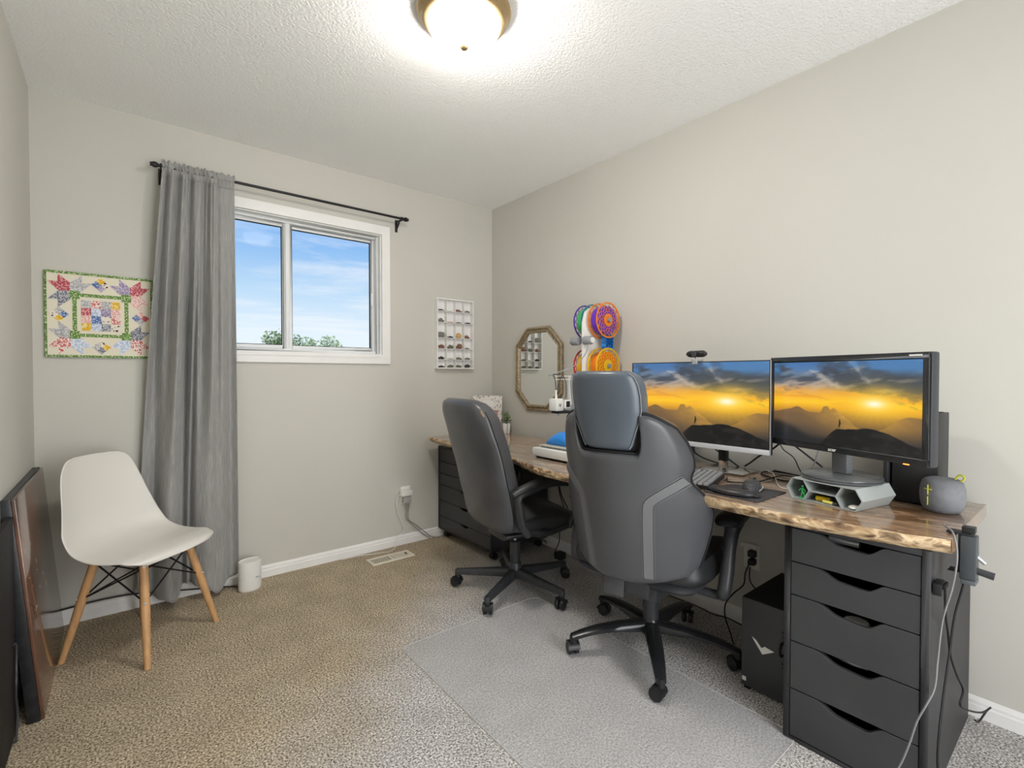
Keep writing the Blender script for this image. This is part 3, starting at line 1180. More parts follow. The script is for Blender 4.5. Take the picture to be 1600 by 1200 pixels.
# ------------------------------------------------------------------ executive chair (left)
def exec_chair():
    FD = -8.0
    g = thing('executive_chair', 'worn black leather executive chair with loop arms, at the left part of the desk', 'office chair', (-0.614, -1.037, 0.0052), R(FD))
    star_base(g, 134, 0.315, False, M_nylon, FD, hubh=0.125)
    c = MB().lathe([(0.027, 0.13), (0.028, 0.262), (0.022, 0.268)], n=28)
    c.build('gas_column', M_nylon, g, smooth=True)
    MB().lathe([(0.012, 0.262), (0.012, 0.31)], n=16).build('gas_piston', M_chrome, g, smooth=True)
    m = MB().box((0.0, 0, 0.325), (0.24, 0.16, 0.045)).box((0.02, 0, 0.352), (0.34, 0.34, 0.014))
    m.build('mechanism', M_nylon, g, bevel=0.006)
    MB().tube([(0.05, -0.05, 0.325), (0.04, -0.2, 0.322), (0.04, -0.24, 0.315)], 0.005).build('lever', M_chrome, g, smooth=True)
    s = MB()
    def sf(x, y, z):
        z -= 0.035 * max(0, (x - 0.08) / 0.2) ** 2
        return (x, y, z)
    cushion(s, 0.065, 0, 0.358, 0.465, 0.50, 0.50, p=4, n=48, k=12, crown=0.012, fn=sf)
    s.build('seat', M_leather2, g, smooth=True)

    # backrest: thick upholstered loft
    ZB, ZT = 0.365, 1.035

    def cx(z):
        t = (z - ZB) / (ZT - ZB)
        return -0.190 - 0.175 * t + 0.012 * math.sin(PI * t)

    def hwid(z):
        t = (z - ZB) / (ZT - ZB)
        return 0.232 + 0.028 * math.sin(PI * min(1, t * 0.95 + 0.0)) ** 0.8 - 0.012 * t

    def bf(u, v):
        z = ZB + (ZT - ZB) * v
        a = 2 * PI * u
        e = (1 - (1 - min(v / 0.12, 1)) ** 2) ** .5 if v < .12 else ((1 - (1 - min((1 - v) / 0.16, 1)) ** 2) ** .5)
        e = max(0, e)
        w = hwid(z) * (0.62 + 0.38 * e)
        y = w * math.copysign(abs(math.cos(a)) ** 0.5, math.cos(a))
        s_ = math.sin(a)
        dep = (0.088 if s_ > 0 else 0.058) * (0.35 + 0.65 * e)
        x = cx(z) + dep * math.copysign(abs(s_) ** 0.62, s_) + 0.03 * (abs(y) / .25) ** 2
        x += 0.035
        if s_ < 0:
            x -= 0.006 * nz(y * 9, z * 7, 4) * e
        return (x, y, z)
    m = MB()
    m.grid(bf, 56, 40, closed_u=True)
    b0 = len(m.v) - 56
    m.f.append(tuple(range(b0, b0 + 56)))
    m.f.append(tuple(reversed(range(56))))
    bk = m.build('backrest', M_leather2, g, smooth=True, angle=75)
    for sg in (1, -1):
        q = []
        for i in range(31):
            v = 0.06 + 0.86 * i / 30
            x, y, z = bf(0.5 - 0.0 if sg > 0 else 0.0, v)
            xx, yy, zz = bf(0.53 if sg > 0 else 0.97, v)
            q.append(((xx + x) / 2, (yy + y) / 2, z))
        MB().tube(q, 0.003, n=6, smooth=False).build('seam', M_blackm, bk, smooth=True)
    M_worn = pm('worn_patch', '#9a8871', 0.9, color2='#4b443c', vscale=90)
    x, y, z = bf(0.962, 0.925)
    pw = MB()
    vs = []
    for i in range(7):
        for j in range(7):
            uu = 0.522 + 0.034 * i / 6
            vv = 0.885 + 0.05 * j / 6
            x, y, z = bf(uu, vv)
            vs.append((x - 0.0022 - .0008 * random.random(), y - .0012, z + .0004))
    fs = [(i * 7 + j, i * 7 + j + 1, (i + 1) * 7 + j + 1, (i + 1) * 7 + j) for i in range(6) for j in range(6) if (i, j) not in ((0, 0), (0, 5), (5, 0), (5, 5), (0, 1), (4, 5), (5, 4))]
    pw.add(vs, fs)
    pw.build('worn_patch', M_worn, bk, solid=0.001)['label'] = 'cracked tan spot where the leather has worn through'

    # loop arms
    for sg in (-1, 1):
        yy = sg * 0.285
        loop = [(-0.10, .39), (-0.135, .45), (-0.15, .53), (-0.155, .575), (-0.10, .600), (0.0, .622), (0.10, .620), (0.19, .598), (0.215, .56), (0.20, .51), (0.165, .44), (0.14, .39)]
        a = MB()
        pts = []
        n = 6
        P = [Vector((x, yy, z)) for x, z in loop]
        a.tube(P, [.020, .020, .019, .019, .018, .018, .018, .017, .014, .013, .013, .014], n=12, sub=5)
        # flatten a little across
        a.v = [(x, yy + (y - yy) * 1.35, z) for x, y, z in a.v]
        a.tube([(-0.10, yy, .40), (0.02, yy - sg * .015, .375), (0.14, yy, .40)], 0.014, n=10)
        a.tube([(0.02, yy - sg * .015, .378), (0.02, sg * 0.16, .352)], 0.013, n=10, smooth=False)
        a.build('loop_arm', M_nylon, g, smooth=True)
        p = MB()
        pad = [(-0.185, .590), (-0.13, .610), (-0.05, .630), (0.05, .639), (0.13, .632), (0.21, .612)]
        p.tube([(x, yy, z) for x, z in pad], [.012, .021, .024, .024, .022, .012], n=14, sub=6)
        p.v = [(x, yy + (y - yy) * 1.25, z) for x, y, z in p.v]
        p.build('arm_pad', M_nylon, g, smooth=True)
    return g


exec_chair()


# ------------------------------------------------------------------ white shell chair
def shell_chair():
    FD = -45.0
    g = thing('shell_chair', 'white moulded shell chair on splayed beech legs with black wire struts, by the curtain', 'chair', (-2.187, -0.408, 0), R(FD))
    M_sh = pm('white_shell', '#dcd9d3', 0.38, bump=0.03, bscale=500, bdist=0.0004)
    # centre profile (x forward, z): front lip -> seat -> back top
    prof = [(0.232, 0.418), (0.205, 0.437), (0.14, 0.442), (0.06, 0.432), (-0.02, 0.424), (-0.10, 0.430), (-0.165, 0.462), (-0.205, 0.525), (-0.224, 0.60), (-0.236, 0.68), (-0.243, 0.75), (-0.246, 0.80), (-0.247, 0.812)]
    half = [0.172, 0.208, 0.228, 0.236, 0.238, 0.236, 0.230, 0.218, 0.202, 0.186, 0.168, 0.138, 0.100]
    lift = [-0.008, -0.014, -0.014, -0.008, 0.006, 0.026, 0.050, 0.03, 0.012, 0.004, 0.0, -0.004, -0.006]
    fwd = [-0.045, -0.034, -0.020, -0.010, 0.0, 0.012, 0.035, 0.060, 0.062, 0.052, 0.040, 0.030, 0.022]

    def cr(arr, t):
        n = len(arr) - 1
        f = t * n
        i = min(int(f), n - 1)
        s_ = f - i
        def g_(k):
            return arr[max(0, min(n, k))]
        p0, p1, p2, p3 = g_(i - 1), g_(i), g_(i + 1), g_(i + 2)
        return 0.5 * ((2 * p1) + (p2 - p0) * s_ + (2 * p0 - 5 * p1 + 4 * p2 - p3) * s_ ** 2 + (3 * p1 - p0 - 3 * p2 + p3) * s_ ** 3)
    px = [a for a, b in prof]
    pz = [b for a, b in prof]

    def f(u, v):
        q = 2 * u - 1
        w = cr(half, v)
        x = cr(px, v) + cr(fwd, v) * abs(q) ** 2.2
        z = cr(pz, v) + cr(lift, v) * abs(q) ** 2.5
        # turned down front, rolled-out rim
        if v < 0.16:
            x -= 0.012 * abs(q) ** 4 * (1 - v / 0.16)
            z -= 0.006 * abs(q) ** 3
        return (x, w * q, z)
    MB().grid(f, 32, 48).build('shell', M_sh, g, smooth=True, solid=0.007, angle=80, sub=1)
    M_beech = pm('beech_wood', '#c89b6c', 0.45, var=0.10, vscale=14, stretch=(6, 6, 0.8))
    top = [(0.105, 0.105), (0.105, -0.105), (-0.105, 0.105), (-0.105, -0.105)]
    bot = 0.190
    legs = []
    for sx, sy in ((1, 1), (1, -1), (-1, 1), (-1, -1)):
        a = Vector((sx * 0.105, sy * 0.112, 0.418))
        b = Vector((sx * bot, sy * bot, 0.0))
        legs.append((a, b))
        MB().tube([a, a.lerp(b, .5), b], [0.0155, 0.0165, 0.0115], n=16, smooth=False).build('leg', M_beech, g, smooth=True)
        for t in (0.09, 0.42):
            p = a.lerp(b, t)
            o = Vector((sx, sy, 0.15)).normalized()
            MB().cyl(p + o * 0.0135, p + o * 0.0185, 0.0055, n=10).build('bolt', M_chrome, g, smooth=True)
    wires = MB()
    lf = lambda i, t: legs[i][0].lerp(legs[i][1], t)
    idx = {(1, 1): 0, (1, -1): 1, (-1, 1): 2, (-1, -1): 3}
    for i, j in ((0, 1), (2, 3), (0, 2), (1, 3)):
        wires.tube([lf(i, .08), lf(j, .42)], 0.0036, n=6, smooth=False)
        wires.tube([lf(j, .08), lf(i, .42)], 0.0036, n=6, smooth=False)
    wires.tube([lf(0, .10), lf(3, .42)], 0.0036, n=6, smooth=False)
    wires.tube([lf(1, .10), lf(2, .42)], 0.0036, n=6, smooth=False)
    wires.build('wire_strut', M_blackm, g, smooth=True)
    mount = MB()
    for a, b in legs:
        mount.tube([a + Vector((0, 0, -0.004)), Vector((a.x * .9, a.y * .9, 0.421))], 0.006, n=6, smooth=False)
    mount.bar((0.1, 0.1, 0.412), (0.1, -0.1, 0.412), 0.012, 0.006).bar((-0.1, 0.1, 0.412), (-0.1, -0.1, 0.412), 0.012, 0.006)
    mount.build('mount_bracket', M_blackm, g, smooth=True)
    return g


shell_chair()

# ------------------------------------------------------------------ chair mat
M_mat = bpy.data.materials.new('frosted_vinyl')
M_mat.use_nodes = True
nt = M_mat.node_tree
nt.nodes.clear()
o_ = N(nt, 'ShaderNodeOutputMaterial')
tr = N(nt, 'ShaderNodeBsdfTransparent')
tr.inputs[0].default_value = (0.98, 0.98, 0.98, 1)
df = N(nt, 'ShaderNodeBsdfPrincipled')
df.inputs['Base Color'].default_value = lin('#dededf')
df.inputs['Roughness'].default_value = 0.38
m1 = N(nt, 'ShaderNodeMixShader')
m1.inputs[0].default_value = 0.25
nt.links.new(tr.outputs[0], m1.inputs[1])
nt.links.new(df.outputs[0], m1.inputs[2])
nt.links.new(m1.outputs[0], o_.inputs[0])
mt = thing('chair_mat', 'translucent frosted plastic chair mat lying on the carpet under the desk chairs', 'floor mat', (-0.965, -1.8, 0))
mo = MB()
poly = []
X0_, X1_, Y0_, Y1_ = -1.345, -0.578, -1.165, -2.43
for cx, cy, a0 in ((X1_ - .05, Y0_ - .05, 0), (X0_ + .03, Y0_ - .03, 90), (X0_ + .03, Y1_ + .03, 180), (X1_ - .05, Y1_ + .05, 270)):
    rr = .05 if cx > -1 else .03
    for k in range(5):
        a = R(a0 + 22.5 * k)
        poly.append((cx + rr * math.cos(a) + .965, cy + rr * math.sin(a) + 1.8))
mo.prism(poly, 0.0005, 0.0035)
mo.build('sheet', M_mat, mt)
M_lip = pm('mat_lip', '#dededc', 0.3, alpha=0.55)
rim = [(x, y, 0.0032) for x, y in poly]
MB().tube(rim, 0.0016, n=6, smooth=False, closed=True).build('edge_lip', M_lip, mt, smooth=True)
# ------------------------------------------------------------------ things on the left
def leaning_panel():
    """glossy dark framed table top leaning against the left wall"""
    ang = math.atan2(0.062, 0.752)
    g = thing('leaning_table_top', 'dark copper-brown glossy table top with a black edge, leaning on the left wall', 'table top', (-2.467, -0.44, 0.001), rot=(0, -ang, 0))
    M_gl = pm('glossy_dark_copper', '#4a3429', 0.2, vscale=3.5, spec=0.8, coat=0.5, color2='#7d5746')
    M_ed = pm('scuffed_black_edge', '#26282b', 0.35, var=0.25, vscale=40, bump=0.1)
    y0, y1 = -0.366, 0.362
    h = 0.757
    MB().bb(-0.010, 0.0, y0 + .003, y1 - .003, 0.003, h - 0.003).build('glossy_face', M_gl, g, bevel=0.0015)
    m = MB()
    rect = [(y0, y0 + .03), (y1 - .03, y1)]
    for a, b in rect:
        m.bb(-0.042, -0.0102, a, b, 0, h)
    m.bb(-0.042, -0.0102, y0 + .03, y1 - .03, h - 0.03, h).bb(-0.042, -0.0102, y0 + .03, y1 - .03, 0, 0.03)
    m.build('edge_frame', M_ed, g, bevel=0.0015)
    MB().bb(-0.030, -0.0102, y0 + .03, y1 - .03, 0.03, h - 0.03).build('core_board', M_blackm, g)
    M_sc = pm('pale_scuff', '#c9b6a4', 0.7)
    rr = random.Random(4)
    for i in range(14):
        s = MB()
        y, z = rr.uniform(y0 + .04, y0 + .45), rr.uniform(0.30, 0.72)
        a = rr.uniform(0, PI)
        l = rr.uniform(.004, .012)
        dy, dz = math.cos(a) * l, math.sin(a) * l
        s.bar((0.0003, y - dy, z - dz), (0.0003, y + dy, z + dz), 0.0015, 0.0006, up=(1, 0, 0))
        s.build('scuff_mark', M_sc, g)
    return g


leaning_panel()
bb_ = MB().bb(-2.549, -2.533, -1.16, -0.812, 0, 0.70)
tag(bb_.build('black_board', M_blackm, bevel=.002, recentre=True), 'flat black board on edge against the left wall, nearest the camera', 'board')
tag(MB().tube([(-2.530, -0.86, 0.30), (-2.527, -0.845, 0.29), (-2.527, -0.85, 0.22), (-2.525, -0.875, 0.18), (-2.528, -0.86, 0.13), (-2.526, -0.85, 0.06), (-2.525, -0.90, 0.006)], 0.0035).build('looped_cable', M_dgrey, smooth=True, recentre=True),
    'black cable looped behind the leaning table top by the left wall', 'cable')

# white oval wifi hub
hub = thing('wifi_hub', 'white oval cylinder wifi unit standing on the carpet right of the curtain', 'wifi router', (-1.724, -0.125, 0))
hm = MB()
prof = [(0.90, 0.0), (0.98, 0.006), (1.0, 0.014), (1.0, 0.150), (0.975, 0.157), (0.93, 0.158), (0.88, 0.154), (0.0, 0.153)]
nn = 40
vs, fs = [], []
for r_, h_ in prof:
    for k in range(nn):
        a = 2 * PI * k / nn
        vs.append((0.058 * r_ * math.cos(a), 0.044 * r_ * math.sin(a), h_))
for i in range(len(prof) - 1):
    for k in range(nn):
        fs.append((i * nn + k, i * nn + (k + 1) % nn, (i + 1) * nn + (k + 1) % nn, (i + 1) * nn + k))
fs.append(tuple(reversed(range(nn))))
hm.add(vs, fs).build('casing', M_plast_w, hub, smooth=True)
MB().lathe([(0.0, 0), (0.0042, 0), (0.0042, 0.002)], (0.0335, -0.0345, 0.062), 'y', n=12).build('port', M_black, hub)
MB().box((0.020, -0.0420, 0.072), (0.018, 0.002, 0.006)).build('label_print', M_silver, hub)
hub.rotation_euler = (0, 0, R(12))

tag(MB().tube([(-2.535, -.022, .074), (-2.471, -.021, .078), (-2.359, -.02, .084), (-2.24, -.022, .080), (-2.114, -.024, .060), (-1.978, -.028, .035), (-1.892, -.034, .022), (-1.80, -.06, .012), (-1.775, -.085, .010)], 0.004).build('baseboard_cable', M_cable, smooth=True, recentre=True),
    'black cable running along the white baseboard behind the white chair', 'cable')

# ------------------------------------------------------------------ curtain and rod
ROD_Y, ROD_Z = -0.086, 2.190
rod = thing('curtain_rod', 'black metal curtain rod with brackets above the window', 'curtain rod', (-1.44, 0, ROD_Z))
M_iron = pm('black_iron', '#232325', 0.4, metal=0.4)
rx = -1.44
MB().tube([(-2.10 - rx, ROD_Y, 0), (-0.79 - rx, ROD_Y, 0)], 0.0075, n=14, smooth=False).build('rod', M_iron, rod, smooth=True)
for xx, sg in ((-2.10, -1), (-0.79, 1)):
    b = MB()
    b.lathe([(0.0095, 0), (0.0095, 0.006), (0.014, 0.008), (0.014, 0.022), (0.010, 0.026), (0.010, 0.034)] if sg > 0 else
            [(0.010, -0.034), (0.010, -0.026), (0.014, -0.022), (0.014, -0.008), (0.0095, -0.006), (0.0095, 0)], (xx - rx, ROD_Y, 0), 'x', n=18)
    b.build('finial', M_iron, rod, smooth=True)
    b = MB()
    bx = (xx + (0.012 if sg < 0 else -0.012)) - rx
    b.bb(bx - .009, bx + .009, -0.004, -0.0003, -0.070, 0.012)
    b.bar((bx, -0.003, -0.004), (bx, ROD_Y + .004, -0.008), 0.012, 0.010)
    b.bar((bx, -0.003, -0.055), (bx, ROD_Y * .55, -0.014), 0.010, 0.006)
    b.lathe([(0.0085, -0.006), (0.0125, -0.006), (0.0125, 0.006), (0.0085, 0.006)], (bx, ROD_Y, -0.001), 'x', n=18, cap=False)
    b.build('bracket', M_iron, rod, bevel=0.001)

M_curt = bpy.data.materials.new('grey_linen_weave')
M_curt.use_nodes = True
nt = M_curt.node_tree
b = nt.nodes['Principled BSDF']
b.inputs['Roughness'].default_value = 0.85
b.inputs['Sheen Weight'].default_value = 0.3
tc = N(nt, 'ShaderNodeTexCoord')
at = N(nt, 'ShaderNodeAttribute', attribute_name='cloth')
mp = N(nt, 'ShaderNodeMapping')
mp.inputs['Scale'].default_value = (520, 10, 1)
nt.links.new(at.outputs['Vector'], mp.inputs[0])
no = N(nt, 'ShaderNodeTexNoise')
no.inputs['Scale'].default_value = 1.0
no.inputs['Detail'].default_value = 4
no.inputs['Roughness'].default_value = 0.7
nt.links.new(mp.outputs[0], no.inputs['Vector'])
rp = ramp(nt, [(0.3, '#6f706f'), (0.5, '#929290'), (0.70, '#b8b8b4')])
nt.links.new(no.outputs['Fac'], rp.inputs[0])
nt.links.new(rp.outputs[0], b.inputs['Base Color'])
bp = N(nt, 'ShaderNodeBump')
bp.inputs['Strength'].default_value = 0.3
bp.inputs['Distance'].default_value = 0.001
nt.links.new(no.outputs['Fac'], bp.inputs['Height'])
nt.links.new(bp.outputs[0], b.inputs['Normal'])

cur = thing('grey_curtain', 'long grey woven curtain gathered on the rod at the left of the window', 'curtain', (-1.95, -0.08, 0))
NU, NV = 260, 120


def sstep(a, b_, x):
    t_ = max(0, min(1, (x - a) / (b_ - a)))
    return t_ * t_ * (3 - 2 * t_)


def folds(u, v):
    """v: 0 at hem, 1 at the top"""
    top = 0.010 * math.sin(2 * PI * (u * 15 + 0.35 * math.sin(u * 19))) * (1 - sstep(.66, .78, u) * 0.9)
    w = u + 0.02 * math.sin(5 * u)
    # broad hanging folds: (centre, width, depth toward the room)
    big = 0
    for c, wd, dp in ((0.02, .07, -.030), (0.14, .05, -.045), (0.30, .10, .045), (0.445, .028, -.050), (0.475, .020, .012), (0.51, .022, -.045), (0.66, .12, .045), (0.80, .05, .020), (0.91, .05, -.018), (1.0, .04, .006)):
        big += dp * math.exp(-((w - c) / wd) ** 2)
    mid = 0.030 * math.sin(2 * PI * (u * 6.2 + 0.25 * math.sin(6 * u) + 0.2)) * (1 - sstep(.70, .82, u))
    s1 = sstep(0.55, 0.97, v)
    s2 = sstep(0.2, 0.75, v)
    return -(big * 1.45 * (1 - s1) + mid * s2 * (1 - s1 * 0.5) * 1.6) + top * s1 * 0.7


def cpt(u, v):
    z = 0.062 + (2.150 - 0.062) * v
    xt = -2.088 + 0.315 * u
    if u > 0.72:
        xt += 0.0
    xb_ = -2.205 + 0.435 * u
    k = v ** 1.35
    x = xb_ * (1 - k) + xt * k
    # left edge bows
    y = ROD_Y + folds(u, v) * (0.92 if v < .9 else 1)
    y = min(y, -0.018)
    if v < 0.12:
        z += (0.028 * math.sin(2 * PI * (u * 2.1 + .15)) + 0.012 * math.sin(2 * PI * u * 5)) * (1 - v / .12)
    return (x + 1.95, y + 0.08, z)


cm = MB().grid(cpt, NU, NV)
co = cm.build('panel', M_curt, cur, smooth=True, angle=80)
md = co.modifiers.new('solid', 'SOLIDIFY')
md.thickness = 0.0015
atb = co.data.attributes.new('cloth', 'FLOAT_VECTOR', 'POINT')
buf = np.zeros(len(co.data.vertices) * 3)
# vertices keep grid order (doubles are not merged inside one grid)
for i in range(len(co.data.vertices)):
    a_, b_ = i % (NU + 1), i // (NU + 1)
    buf[3 * i], buf[3 * i + 1] = a_ / NU * 0.8, b_ / NV * 2.1
atb.data.foreach_set('vector', buf)


# gathered header around the rod
def hdr(u, v):
    a = 2 * PI * v
    ru = 0.014 + 0.0045 * math.sin(2 * PI * (u * 19 + 0.4 * math.sin(u * 23)) + 1.2 * math.sin(a)) * (1 - sstep(.72, .80, u)) + 0.002 * math.sin(u * 60 + 2 * a)
    x = -2.088 + 0.315 * u + 0.003 * math.sin(a * 2 + u * 40)
    zz = ROD_Z + ru * 1.15 * math.sin(a) + 0.004
    if math.sin(a) > 0.2:
        zz += 0.012 * (math.sin(a) - 0.2) * (1 + 0.5 * math.sin(u * 70))
    return (x + 1.95, ROD_Y + ru * math.cos(a) + .08, zz)


def hdr2(u, v):
    z = 2.150 + (ROD_Z - 0.010 - 2.150) * v
    x, y, _ = cpt(u, 1.0)
    y2 = ROD_Y + .08 - 0.012 + 0.003 * math.sin(2 * PI * u * 19)
    return (x, y * (1 - v) + y2 * v, z)


def setcloth(o, n1, n2, closed=False):
    a = o.data.attributes.new('cloth', 'FLOAT_VECTOR', 'POINT')
    b_ = np.zeros(len(o.data.vertices) * 3)
    for i in range(len(o.data.vertices)):
        b_[3 * i], b_[3 * i + 1] = (i % (n1 + 1)) / n1 * 0.8, (i // (n1 + 1)) / n2 * .08
    a.data.foreach_set('vector', b_)


ho_ = MB().grid(hdr, 200, 14).build('rod_pocket', M_curt, cur, smooth=True, angle=180)
setcloth(ho_, 200, 14)
ho_ = MB().grid(hdr2, NU, 6).build('gather', M_curt, cur, smooth=True, angle=180)
setcloth(ho_, NU, 6)

# ------------------------------------------------------------------ quilt


def fabric(name, c1, c2, scale=260, amt=0.5):
    return pm('fabric_' + name, c1, 0.9, color2=c2, vscale=scale, detail=1, stretch=(.5, .5, .5), vlo=amt - .02, vhi=amt + .02, bump=0.15, bscale=300)


FB = {
    'cream': pm('fabric_cream', '#e4ddca', 0.9, bump=0.15, bscale=300),
    'green': fabric('green', '#5e8440', '#c9d6a8', 330, .56),
    'red': fabric('red', '#b5505c', '#e0a9a9', 300, .55),
    'grey': fabric('grey', '#a7a7ab', '#d5d3d3', 400, .5),
    'dark': fabric('dark', '#6d707c', '#c2c2c8', 380, .52),
    'blue': fabric('blue', '#4e6ba3', '#c3cfe4', 360, .56),
    'pale': fabric('pale', '#b4c3de', '#dfe5ee', 260, .5),
    'yellow': fabric('yellow', '#e0b030', '#efdca0', 260, .52),
    'pink': fabric('pink', '#e2a39f', '#f1e0d8', 330, .5),
    'spot': fabric('spot', '#e8e0d2', '#2d2b2e', 220, .60),
    'rednet': fabric('rednet', '#c85c5c', '#f0e6de', 420, .5),
    'violet': fabric('violet', '#8d7da0', '#c7bdd0', 380, .5),
}
q = thing('wall_quilt', 'small patchwork wall quilt with green binding and star blocks, left of the curtain', 'quilt', (-2.325, 0, 1.243))
QW, QH = 0.395, 0.392
q.location = (-2.5225 + QW / 2, 0, 1.243)


def qbox(x0, x1, z0, z1, y0, y1, nm, mat):
    return MB().bb(x0 - QW / 2, x1 - QW / 2, y0, y1, z0, z1).build(nm, mat, q, bevel=0.0012, seg=1)


def qpoly(pts, mat, nm='patch', y0=-0.0100, y1=-0.0118):
    return MB().prism([(a - QW / 2, b) for a, b in pts], y1, y0, 'y').build(nm, mat, q)


qbox(0.004, QW - 0.004, 0.004, QH - .004, -0.010, -0.001, 'backing', FB['cream'])
bd = MB()
for a in ((0, 0.009, 0, QH), (QW - 0.009, QW, 0, QH), (0.009, QW - 0.009, 0, 0.009), (0.009, QW - .009, QH - 0.009, QH)):
    bd.bb(a[0] - QW / 2, a[1] - QW / 2, -0.0135, -0.0005, a[2], a[3])
bd.build('binding', FB['green'], q, bevel=0.002)
S = (QW - 0.018) / 10.0       # ten units across
V = (QH - 0.018) / 10.0
o0 = 0.009


def u_(a, b):
    return (o0 + a * S, o0 + b * V)


def rectp(a0, b0, a1, b1, mat, nm='patch'):
    return qpoly([u_(a0, b0), u_(a1, b0), u_(a1, b1), u_(a0, b1)], mat, nm)


# inner green frame
for r_ in ((2.3, 2.75, 2.7, 7.3), (7.3, 2.75, 7.7, 7.3), (2.7, 2.3, 7.3, 2.7), (2.7, 7.3, 7.3, 7.7)):
    rectp(r_[0], r_[1], r_[2], r_[3], FB['green'], 'sashing')
for a, b_ in ((2.02, 2.02), (7.0, 2.02), (2.02, 7.0), (7.0, 7.0)):
    qpoly([u_(a, b_), u_(a + .98, b_), u_(a + .98, b_ + .98), u_(a, b_ + .98)], FB['green'], 'sashing', -0.0118, -0.0128)
cols = ['grey', 'rednet', 'grey', 'yellow', 'red', 'pale', 'violet', 'pink', 'pink', 'blue', 'spot', 'rednet', 'yellow', 'pale', 'dark', 'spot']
for k, cn in enumerate(cols):
    i, j = k % 4, 3 - k // 4
    rectp(3.1 + i * .95, 3.1 + j * .95, 3.1 + i * .95 + .93, 3.1 + j * .95 + .93, FB[cn])


# stars in the corners: 4 arms of two triangles each
def star(cx_, cy_, mats, sx, sy):
    s_ = 0.98
    for k, (dx, dy) in enumerate(((-1, 1), (1, 1), (1, -1), (-1, -1))):
        mname = mats[k]
        x0, y0 = cx_, cy_
        qpoly([u_(x0, y0), u_(x0 + dx * s_, y0), u_(x0 + dx * s_, y0 + dy * s_), u_(x0, y0 + dy * s_)][::1], FB[mname])
        # points outward
        qpoly([u_(x0 + dx * s_ * .02, y0 + dy * s_), u_(x0 + dx * s_, y0 + dy * s_), u_(x0 + dx * s_ * .02, y0 + dy * s_ * 1.0 + dy * .0 + dy * .85 * .0 + dy * .0)] if False else
              [u_(x0, y0 + dy * s_), u_(x0 + dx * s_ * .9, y0 + dy * s_), u_(x0 + dx * 0.05, y0 + dy * (s_ + .0) + dy * .0)] if False else
              [u_(x0 + dx * s_, y0), u_(x0 + dx * s_, y0 + dy * s_ * .9), u_(x0 + dx * (s_ + .55), y0 + dy * .05)], FB[mname])


def tri_star(cx_, cy_, mats):
    """pinwheel-like star: every quarter is a dart with two points"""
    s_ = 1.10
    for k, (dx, dy) in enumerate(((-1, 1), (1, 1), (1, -1), (-1, -1))):
        if mats[k] == 'green':
            continue
        m_ = FB[mats[k]]
        pts = [(cx_, cy_), (cx_, cy_ + dy * s_ * .95), (cx_ + dx * s_, cy_ + dy * s_ * 1.86), (cx_ + dx * s_, cy_ + dy * s_), (cx_ + dx * s_ * 1.86, cy_ + dy * s_), (cx_ + dx * s_ * .95, cy_)]
        # keep the block inside the quilt
        pts = [(max(.08, min(9.92, a)), max(.08, min(9.92, b_))) for a, b_ in pts]
        if dx * dy > 0:
            pts = pts[::-1]
        qpoly([u_(a, b_) for a, b_ in pts], m_)


tri_star(2.1, 7.9, ('red', 'grey', 'green', 'dark'))
tri_star(7.9, 7.9, ('violet', 'red', 'pink', 'green'))
tri_star(2.1, 2.1, ('grey', 'green', 'pale', 'rednet'))
tri_star(7.9, 2.1, ('green', 'dark', 'rednet', 'pale'))
for (cx_, cy_, mm_) in ((5.0, 8.95, ('blue', 'yellow', 'spot', 'violet')), (5.0, 1.05, ('grey', 'spot', 'yellow', 'dark')), (1.05, 5.0, ('spot', 'grey', 'blue', 'yellow')), (8.95, 5.0, ('blue', 'pink', 'red', 'grey'))):
    r_ = 0.92
    pts = [(cx_ - r_, cy_), (cx_, cy_ + r_), (cx_ + r_, cy_), (cx_, cy_ - r_)]
    for k in range(4):
        a, b_ = pts[k], pts[(k + 1) % 4]
        mid = ((a[0] + b_[0]) / 2, (a[1] + b_[1]) / 2)
        pv = pts[k - 1]
        mid0 = ((a[0] + pv[0]) / 2, (a[1] + pv[1]) / 2)
        qpoly([u_(cx_, cy_), u_(*mid0), u_(*a), u_(*mid)], FB[mm_[k]])

# ------------------------------------------------------------------ specimen box with stones
BX0, BX1, BZ0, BZ1 = -0.512, -0.200, 1.205, 1.708
sb_ = thing('specimen_box', 'white wall box of twenty-four open compartments on the back wall near the corner', 'wall shelf', ((BX0 + BX1) / 2, 0, BZ0))
bw, bh, bd_ = BX1 - BX0, BZ1 - BZ0, 0.042
m = MB()
m.bb(-bw / 2, -bw / 2 + .008, -bd_, -0.0005, 0, bh).bb(bw / 2 - .008, bw / 2, -bd_, -0.0005, 0, bh)
m.bb(-bw / 2 + .008, bw / 2 - .008, -bd_, -0.0005, 0, .008).bb(-bw / 2 + .008, bw / 2 - .008, -bd_, -0.0005, bh - .008, bh)
m.build('case', M_white, sb_)
MB().bb(-bw / 2 + .008, bw / 2 - .008, -0.005, -0.0005, .008, bh - .008).build('back_panel', M_white, sb_)
rows = [0, .168, .335, .56, .72, .88, 1.0]
ih = bh - .016
zr = [bh - .008 - ih * r_ for r_ in rows]
iw = (bw - .016)
for zz in zr[1:-1]:
    MB().bb(-bw / 2 + .008, bw / 2 - .008, -bd_ + .003, -0.005, zz - .0015, zz + .0015).build('shelf', M_white, sb_)
for i in range(1, 4):
    xx = -bw / 2 + .008 + iw * i / 4
    for a, b_ in zip(zr, zr[1:]):
        MB().bb(xx - .0015, xx + .0015, -bd_ + .004, -0.005, b_ + .0016, a - .0016).build('divider', M_white, sb_)

